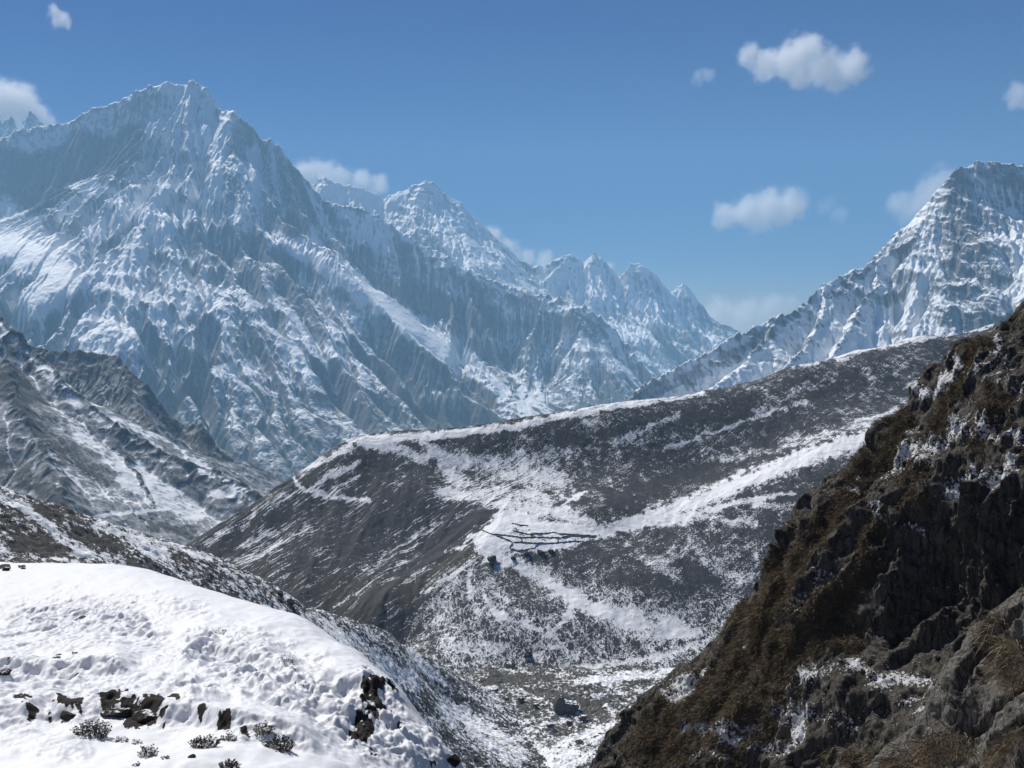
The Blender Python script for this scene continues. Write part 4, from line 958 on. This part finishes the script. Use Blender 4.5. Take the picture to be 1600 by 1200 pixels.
for (u, v, w, sd, lab) in [(770, 874, 18, 13, 'large black boulder at the left tip of the walled terrace'),
    (824, 866, 11, 14, 'black boulder under the walled terrace, below its lowest wall'), (845, 862, 12, 15, 'black boulder just right of another, below the walled terrace'), (862, 860, 11, 16, 'rightmost black boulder in the row below the walled terrace'), (803, 872, 9, 17, 'small black boulder between the large one and the row below the terrace')]:
    place_rock('boulder', GR_hill, u, v, w, sd, M_boulder_dark, lab, 'boulder', 'dark boulders on the hill')
place_rock('boulder', GR_mor, 441, 931, 12, 18, M_boulder_dark, 'dark boulder on the crest of the moraine, upper of two', 'boulder', 'boulders on the moraine crest')
place_rock('boulder', GR_mor, 456, 943, 15, 19, M_boulder_dark, 'dark flat boulder on the crest of the moraine, lower of two', 'boulder', 'boulders on the moraine crest')
for (u, v, w, sd, lab) in [(10, 888, 13, 20, 'dark stone poking from the snow at the mound top by the left edge'), (36, 886, 8, 21, 'smaller dark stone right of another on the mound top'),
    (301, 1181, 13, 22, 'dark pebble sized stone alone in the snow below the shrubs')]:
    place_rock('stone', GR_mound, u, v, w, sd, M_stone, lab, 'stone', 'stones in the foreground snow', (1, .8, .5))
for (u, v, w, sd, asp, lab) in [(106, 1116, 26, 31, (1, .8, .62), 'black rock under the snow bank above the largest shrub'),
    (186, 1113, 42, 32, (1, .7, .62), 'black rock under the snow bank, left of the longest one'), (229, 1119, 60, 33, (1, .6, .42), 'longest black rock, lying under the snow bank'),
     (6, 1048, 22, 37, (1, .7, .7), 'black rock under the upper bank at the left edge'),
     (707, 1190, 24, 41, (1, .8, .9), 'dark rock at the lowest tip of the mound')]:
    place_rock('rock', GR_mound, u, v, w, sd, M_stone, lab, 'rock', 'black rocks in the snow banks', asp, 0.55, rz=0.1 * (sd % 5 - 2))

# dry stone walls round the fields on the shelf
M_wall = rock_material('dry_stone', (0.075, 0.072, 0.068), (0.13, 0.125, 0.118), 1.2, 0.93)
def stone_wall(px, label):
    px = np.array(px, float); pts = []
    for a, b in zip(px[:-1], px[1:]):
        n = max(2, int(np.hypot(*(b - a)) / 1.2))
        for k in range(n): pts.append(GR_hill.at(*(a + (b - a) * k / n), r=1.5))
    pts.append(GR_hill.at(*px[-1], r=1.5))
    q = np.array([p[:] for p in pts])
    for _ in range(3): q[1:-1] = (q[:-2] + 2 * q[1:-1] + q[2:]) / 4
    rng = np.random.RandomState(int(px[0, 0] * 7 + px[0, 1]))
    d = np.gradient(q[:, :2], axis=0); d /= np.linalg.norm(d, axis=1)[:, None] + 1e-9
    nrm = np.c_[-d[:, 1], d[:, 0]]
    n = len(q); V = []
    base = q[0] * 0 + q.mean(0)
    for i in range(n):
        w0 = 0.48 + rng.uniform(-.15, .15); h = 0.95 + rng.uniform(-.35, .35)
        for off, z in ((-w0, -0.8), (-w0 * .75, h * .8), (-w0 * .3, h), (w0 * .35, h), (w0 * .75, h * .8), (w0, -0.8)):
            V.append([q[i, 0] + nrm[i, 0] * off, q[i, 1] + nrm[i, 1] * off, q[i, 2] + z])
    F = []
    for i in range(n - 1):
        for k in range(5): F.append([i * 6 + k, i * 6 + k + 1, i * 6 + 7 + k, i * 6 + 6 + k])
    V = np.array(V)
    me = mesh_from('stone_wall', V, np.array(F).ravel(), 4, smooth=False)
    bm = bmesh.new(); bm.from_mesh(me)
    bm.verts.ensure_lookup_table()
    bm.faces.new([bm.verts[k] for k in range(6)]); bm.faces.new([bm.verts[(n - 1) * 6 + k] for k in range(5, -1, -1)])
    bmesh.ops.recalc_face_normals(bm, faces=bm.faces[:]); bm.to_mesh(me); bm.free()
    tag(link('stone_wall', me, M_wall), label, 'wall', None, 'dry stone walls round the fields')
for px, lab in [([(752, 827), (767, 834), (800, 837), (815, 840), (840, 839), (875, 840), (890, 837), (930, 839)], 'longest dry stone wall, running the whole width of the snowy terrace'),
    ([(802, 829), (825, 834), (855, 833), (865, 831), (875, 834), (900, 835), (932, 837)], 'dry stone wall along the upper edge of the terrace fields'),
    ([(802, 847), (817, 847), (840, 849), (870, 848), (905, 845)], 'dry stone wall along the lower edge of the terrace fields'),
    ([(801, 848), (796, 856), (810, 861), (835, 856), (841, 850)], 'curved dry stone wall looping round the lowest little field'),
    ([(777, 837), (800, 846)], 'short slanting dry stone wall at the left of the terrace fields'),
    ([(814, 841), (817, 846)], 'stub of dry stone wall joining the long wall to the lower wall'),
    ([(800, 817), (812, 820), (825, 821)], 'dry stone wall standing alone high on the snowy terrace'),
    ([(872, 841), (873, 847)], 'short dry stone cross wall in the right half of the fields')]:
    stone_wall(px, lab)

# dwarf shrubs in the foreground snow
def leaf_material(name, a, b):
    t = NT(name); p = t.pos()
    n = t.noise(p, 30.0, 3, 0.6)
    t.bsdf.inputs['Specular IOR Level'].default_value = 0.3
    return t.out(t.mix(t.mr(n, 0.3, 0.7), a, b), 0.75)
M_leaf = leaf_material('shrub_leaf', (0.055, 0.046, 0.028), (0.095, 0.075, 0.05))
M_twig = leaf_material('shrub_twig', (0.045, 0.032, 0.024), (0.08, 0.06, 0.045))
M_snowcap = NT('shrub_snow').out(SNOW, 0.7)

def shrub(u, v, wpx, hpx, nst, seed, label, leafy=1.0, snowbits=0.3):
    p = GR_mound.at(u, v + hpx * 0.3)
    s = p.y / FPX; W = wpx * s * 0.5; H = hpx * s
    rng = random.Random(seed)
    root = bpy.data.objects.new('shrub', None); COL.objects.link(root)
    root.location = p; root.empty_display_size = 0.1
    tag(root, label, 'shrub', None, 'dwarf shrubs in the snow')
    tv, tf, lv, lf, sv, sf = [], [], [], [], [], []
    def stick(a, b, r):
        d = (b - a).normalized(); x = d.orthogonal().normalized(); y = d.cross(x)
        i0 = len(tv)
        for q, rr in ((a, r), (b, r * 0.6)):
            for k in range(4):
                an = k * math.pi / 2
                tv.append(q + x * math.cos(an) * rr + y * math.sin(an) * rr)
        for k in range(4):
            j = (k + 1) % 4; tf.append((i0 + k, i0 + j, i0 + 4 + j, i0 + 4 + k))
    def leaf(q, d, L):
        d = d.normalized(); w = d.orthogonal().normalized(); w.rotate(__import__('mathutils').Quaternion(d, rng.uniform(0, 6.28)))
        i0 = len(lv); w = w * L * 0.34
        lv.extend([q, q + d * L * 0.5 + w, q + d * L, q + d * L * 0.5 - w]); lf.append((i0, i0 + 1, i0 + 2, i0 + 3))
    for k in range(nst):
        an = rng.uniform(0, 6.283); rr = math.sqrt(rng.random())
        a = Vector((math.cos(an) * rr * W * 0.75, math.sin(an) * rr * W * 0.45, -0.05 * H - 0.02))
        stick(Vector((0, 0, -0.25 * H - 0.05)), a, 0.006)
        out = Vector((math.cos(an) * rr * 0.8 + rng.uniform(-.4, .4), math.sin(an) * rr * 0.5 + rng.uniform(-.4, .4), 1.0))
        ln = H * rng.uniform(0.55, 1.05) * (1 - 0.45 * rr)
        cur = a
        for seg in range(3):
            nx = cur + (out + Vector((rng.uniform(-.5, .5), rng.uniform(-.5, .5), rng.uniform(-.1, .3)))).normalized() * ln / 3
            stick(cur, nx, 0.0045 * (1 - seg * 0.22))
            if seg > 0:
                for q in range(int(3 * leafy + rng.random())):
                    dv = Vector((rng.uniform(-1, 1), rng.uniform(-1, 1), rng.uniform(-.2, 1)))
                    leaf(cur.lerp(nx, rng.random()), dv, rng.uniform(0.016, 0.032))
            cur = nx
        for q in range(int(6 * leafy)):
            dv = Vector((rng.uniform(-1, 1), rng.uniform(-1, 1), rng.uniform(0, 1)))
            leaf(cur, dv, rng.uniform(0.018, 0.036))
        if rng.random() < snowbits:
            i0 = len(sv); r = rng.uniform(0.012, 0.026)
            for dz_, r_ in ((-0.25, 0.8), (0.2, 1.0), (0.6, 0.55)):
                for m in range(6):
                    sv.append(cur + Vector((math.cos(m * 1.047) * r * r_ * 1.3, math.sin(m * 1.047) * r * r_ * 1.1, dz_ * r)))
            for ring in range(2):
                for m in range(6):
                    j = (m + 1) % 6; sf.append((i0 + ring * 6 + m, i0 + ring * 6 + j, i0 + ring * 6 + 6 + j, i0 + ring * 6 + 6 + m))
            sf.append(tuple(i0 + 12 + m for m in range(6)))
    nl = len(lv); n_leaf = len(lf)
    lv += sv; lf += [tuple(i + nl for i in f) for f in sf]        # crumbs of snow caught among the leaves
    for nm, vv, ff, mt in (('stem', tv, tf, M_twig), ('foliage', lv, lf, M_leaf)):
        me = bpy.data.meshes.new(nm); me.from_pydata([tuple(q) for q in vv], [], ff); me.update()
        link(nm, me, mt, root)
        if nm == 'foliage':
            me.materials.append(M_snowcap)
            for k in range(n_leaf, len(me.polygons)): me.polygons[k].material_index = 1
for args in [(146, 1136, 62, 30, 190, 1, 'largest dwarf shrub, bushy, in front of the row of black rocks', 1.0, 0.35),
    (322, 1157, 46, 24, 120, 2, 'dense brown dwarf shrub in the middle of the lower snow shelf', 1.2, 0.15), (358, 1150, 28, 16, 50, 3, 'thin low shrub touching the dense brown one on its right', 0.8, 0.2),
    (412, 1136, 30, 22, 70, 4, 'upper of two shrubs at the right end of the lower shelf', 1.0, 0.25), (437, 1158, 50, 28, 140, 5, 'wide leafy shrub below another at the right end of the lower shelf', 1.2, 0.15),
    (232, 1170, 26, 24, 60, 6, 'upright small shrub standing alone in the low snow', 0.9, 0.35), (358, 1192, 36, 18, 90, 7, 'shrub cut by the bottom edge of the photo', 1.1, 0.15),
    (214, 1156, 14, 12, 16, 8, 'tiny twiggy shrub right of the largest shrub', 0.6, 0.3), (190, 1152, 22, 12, 30, 9, 'sparse twigs trailing from the largest shrub', 0.5, 0.4),
    (346, 984, 18, 12, 22, 10, 'sparse twigs on the smooth upper snow of the mound', 0.5, 0.1), (450, 1026, 38, 24, 46, 11, 'bare twiggy shrub near the skyline of the mound', 0.4, 0.1),
    (258, 1180, 14, 6, 12, 12, 'low tuft of twigs just right of the upright small shrub', 0.7, 0.2), (212, 1191, 14, 8, 14, 13, 'low tuft of twigs by the bottom edge under the upright shrub', 0.7, 0.2)]:
    shrub(*args)

# dry grass on the cliff and the crag: far too many blades to count
def grass(name, C, n, hgt, wid, nblade, thr, seed, label, umin=880):
    rng = np.random.RandomState(seed)
    ok = np.where((C['grass'].ravel() > thr) & (C['U'].ravel() > umin) & (C['U'].ravel() < 1750) & (C['V'].ravel() > 380) & (C['V'].ravel() < 1300) & (C['snow'].ravel() < 0.5))[0]
    g = C['grass'].ravel()[ok]
    pick = rng.choice(ok, n, p=g ** 2 / (g ** 2).sum())
    W = C['W'].reshape(-1, 3)
    B = np.repeat(W[pick], nblade, 0) + rng.normal(size=(n * nblade, 3)) * hgt * 0.22
    m = n * nblade
    dirn = C['n0'] * 0.55 + np.array([0, 0, 0.35]) - C['tb'] * 0.55 + rng.normal(size=(m, 3)) * 0.45
    dirn /= np.linalg.norm(dirn, axis=1)[:, None]
    h = hgt * rng.uniform(0.5, 1.3, m)[:, None]
    side = np.cross(dirn, rng.normal(size=(m, 3))); side /= np.linalg.norm(side, axis=1)[:, None] + 1e-9
    w = wid * rng.uniform(0.6, 1.3, m)[:, None]
    mid = B + dirn * h * 0.55
    tip = mid + (dirn - C['tb'] * 0.5 + np.array([0, 0, -0.25])) * h * 0.5
    V = np.stack([B - side * w, B + side * w, mid + side * w * 0.7, mid - side * w * 0.7, tip], 1).reshape(-1, 3)
    i = (np.arange(m) * 5)[:, None]
    F = np.concatenate([i + np.array([[0, 1, 2]]), i + np.array([[0, 2, 3]]), i + np.array([[3, 2, 4]])], 1)
    tone = np.repeat(np.repeat(rng.uniform(0, 1, n), nblade) * 0.6 + rng.uniform(0, 0.4, m), 5)
    me = mesh_from(name, V, F.ravel(), 3, {'tone': tone}, smooth=False)
    t = NT(name + '_straw')
    t.bsdf.inputs['Specular IOR Level'].default_value = 0.2
    c = t.mix(t.attr('tone'), (0.052, 0.041, 0.026), (0.235, 0.178, 0.112))
    tag(link(name, me, t.out(c, 0.85)), label, 'grass', 'stuff')
grass('cliff_grass', CL, 46000, 0.40, 0.017, 5, 0.36, 41, 'brown dry grass hanging in tufts on the cliff')
grass('crag_grass', KR, 3200, 0.11, 0.003, 7, 0.5, 43, 'straw coloured grass tufts on the near grey crag', 1300)

# clouds: soft volumes far beyond the mountains
def cloud(puffs, dist, dens, wisp, seed, label):
    px = 1.0 / FPX * dist
    c = np.array([unproj(float(u), float(v), float(dist)) for u, v, r in puffs]).reshape(-1, 3); R = np.array([r for _, _, r in puffs]) * px
    lo = (c - R[:, None] * 1.35).min(0); hi = (c + R[:, None] * 1.35).max(0)
    me = bpy.data.meshes.new('cloud'); bm = bmesh.new(); bmesh.ops.create_cube(bm, size=1.0)
    mid = (lo + hi) / 2; ext = hi - lo
    for vtx in bm.verts: vtx.co = Vector([vtx.co[k] * ext[k] for k in range(3)])
    bmesh.ops.bevel(bm, geom=bm.edges[:], offset=ext.min() * 0.2, segments=2, affect='EDGES')
    bm.to_mesh(me); bm.free()
    m = bpy.data.materials.new('cloud_vapour'); m.use_nodes = True
    t = NT.__new__(NT); t.mat = m; t.t = m.node_tree; t.t.nodes.clear()
    out = t.n('OutputMaterial'); pv = t.n('VolumePrincipled')
    pos = t.pos()
    best = None
    wob = t.n('TexNoise'); t.l(pos, wob.inputs['Vector']); wob.inputs['Scale'].default_value = 1.0 / (26 * px); wob.inputs['Detail'].default_value = 3
    wv = t.n('VectorMath', operation='MULTIPLY_ADD'); t.l(wob.outputs['Color'], wv.inputs[0]); wv.inputs[1].default_value = (22 * px,) * 3; t.l(pos, wv.inputs[2])
    for q, r in zip(c - mid, R):
        d = t.n('VectorMath', operation='DISTANCE'); t.l(wv.outputs[0], d.inputs[0]); d.inputs[1].default_value = tuple(q + 11 * px)
        f = t.m('SUBTRACT', 1.0, t.m('DIVIDE', d.outputs['Value'], float(r)))
        best = f if best is None else t.m('SMOOTH_MAX', best, f, 0.25)
    n1 = t.noise(t.pos((1, 1, 1), (0, 0, 0), (seed * 900.0, 0, 0)), 1.0 / (17 * px), 9, 0.68)
    k = t.m('ADD', best, t.m('MULTIPLY', t.m('SUBTRACT', n1, 0.5), wisp))
    den = t.m('MULTIPLY', t.mr(k, 0.0, 0.75), dens * 0.62 / px)
    t.l(den, pv.inputs['Density'])
    pv.inputs['Color'].default_value = (1, 1, 1, 1)
    pv.inputs['Anisotropy'].default_value = 0.35
    t.l(pv.outputs[0], out.inputs['Volume'])
    o = link('cloud', me, m); o.location = Vector(mid)
    tag(o, label, 'cloud', None, 'small clouds in the blue sky')
CLD = 22000
cloud([(1172, 88, 22), (1198, 100, 30), (1228, 96, 34), (1252, 82, 34), (1270, 74, 24), (1286, 104, 38), (1330, 104, 32), (1304, 124, 26), (1250, 118, 26)], CLD, 0.10, 1.5, 1, 'biggest white cloud, high in the upper right of the sky')
cloud([(1134, 338, 26), (1168, 330, 32), (1202, 324, 36), (1236, 320, 32), (1190, 346, 24), (1225, 340, 22)], CLD, 0.10, 1.4, 2, 'oval white cloud low in the sky over the gap between the mountains')
cloud([(1470, 288, 34), (1448, 308, 34), (1424, 330, 30), (1455, 340, 30), (1405, 318, 24), (1500, 300, 30)], CLD, 0.06, 1.7, 3, 'soft cloud half hidden behind the steep right peak')
cloud([(0, 160, 44), (30, 160, 36), (52, 176, 24), (68, 190, 20), (10, 195, 36)], CLD, 0.11, 1.4, 4, 'bright cloud at the left edge behind two small peaks')
cloud([(480, 268, 26), (506, 268, 24), (536, 276, 22), (566, 280, 22), (592, 288, 20), (520, 290, 26)], CLD, 0.10, 1.6, 5, 'cloud bank peeping over the ridge right of the main summit')
cloud([(770, 372, 22), (796, 386, 20), (824, 402, 18), (854, 406, 18), (945, 420, 16), (800, 405, 22)], CLD, 0.10, 1.6, 6, 'thin cloud lying along the jagged range')
cloud([(1125, 490, 34), (1165, 492, 34), (1205, 480, 28), (1235, 474, 16), (1150, 520, 34)], CLD, 0.06, 1.6, 7, 'pale cloud in the notch left of the steep peak')
cloud([(84, 20, 14), (94, 28, 16), (104, 36, 10)], CLD, 0.09, 1.7, 8, 'tiny cloud alone in the top left of the sky')
cloud([(1592, 146, 24), (1612, 150, 26), (1586, 160, 14)], CLD, 0.06, 1.7, 9, 'cloud cut by the right edge of the photo')
cloud([(1092, 122, 14), (1106, 116, 16)], CLD, 0.035, 1.8, 10, 'faint wisp left of the biggest cloud')
cloud([(1292, 322, 18), (1312, 334, 18)], CLD, 0.02, 1.9, 11, 'faint wisp right of the oval cloud')

# ------------------------------------------------------------------ air
def haze_box():
    bm = bmesh.new()
    bmesh.ops.create_cube(bm, size=1.0)
    me = bpy.data.meshes.new('haze'); bm.to_mesh(me); bm.free()
    x0, x1, y0, y1, z0, z1 = -16000, 16000, -400, 16000, -1260, 2650
    o = link('haze', me)
    me.transform(__import__('mathutils').Matrix.LocRotScale(Vector(((x0 + x1) / 2, (y0 + y1) / 2, (z0 + z1) / 2)), None, Vector((x1 - x0, y1 - y0, z1 - z0))))
    m = bpy.data.materials.new('haze'); m.use_nodes = True
    t = m.node_tree; t.nodes.clear()
    out = t.nodes.new('ShaderNodeOutputMaterial'); pv = t.nodes.new('ShaderNodeVolumePrincipled')
    pv.inputs['Color'].default_value = (0.40, 0.72, 1.0, 1)
    pv.inputs['Density'].default_value = 5.6e-5
    pv.inputs['Anisotropy'].default_value = 0.0
    t.links.new(pv.outputs[0], out.inputs['Volume'])
    me.materials.append(m)
    tag(o, 'thin blue haze filling the air of the valley', 'haze', 'stuff')
haze_box()
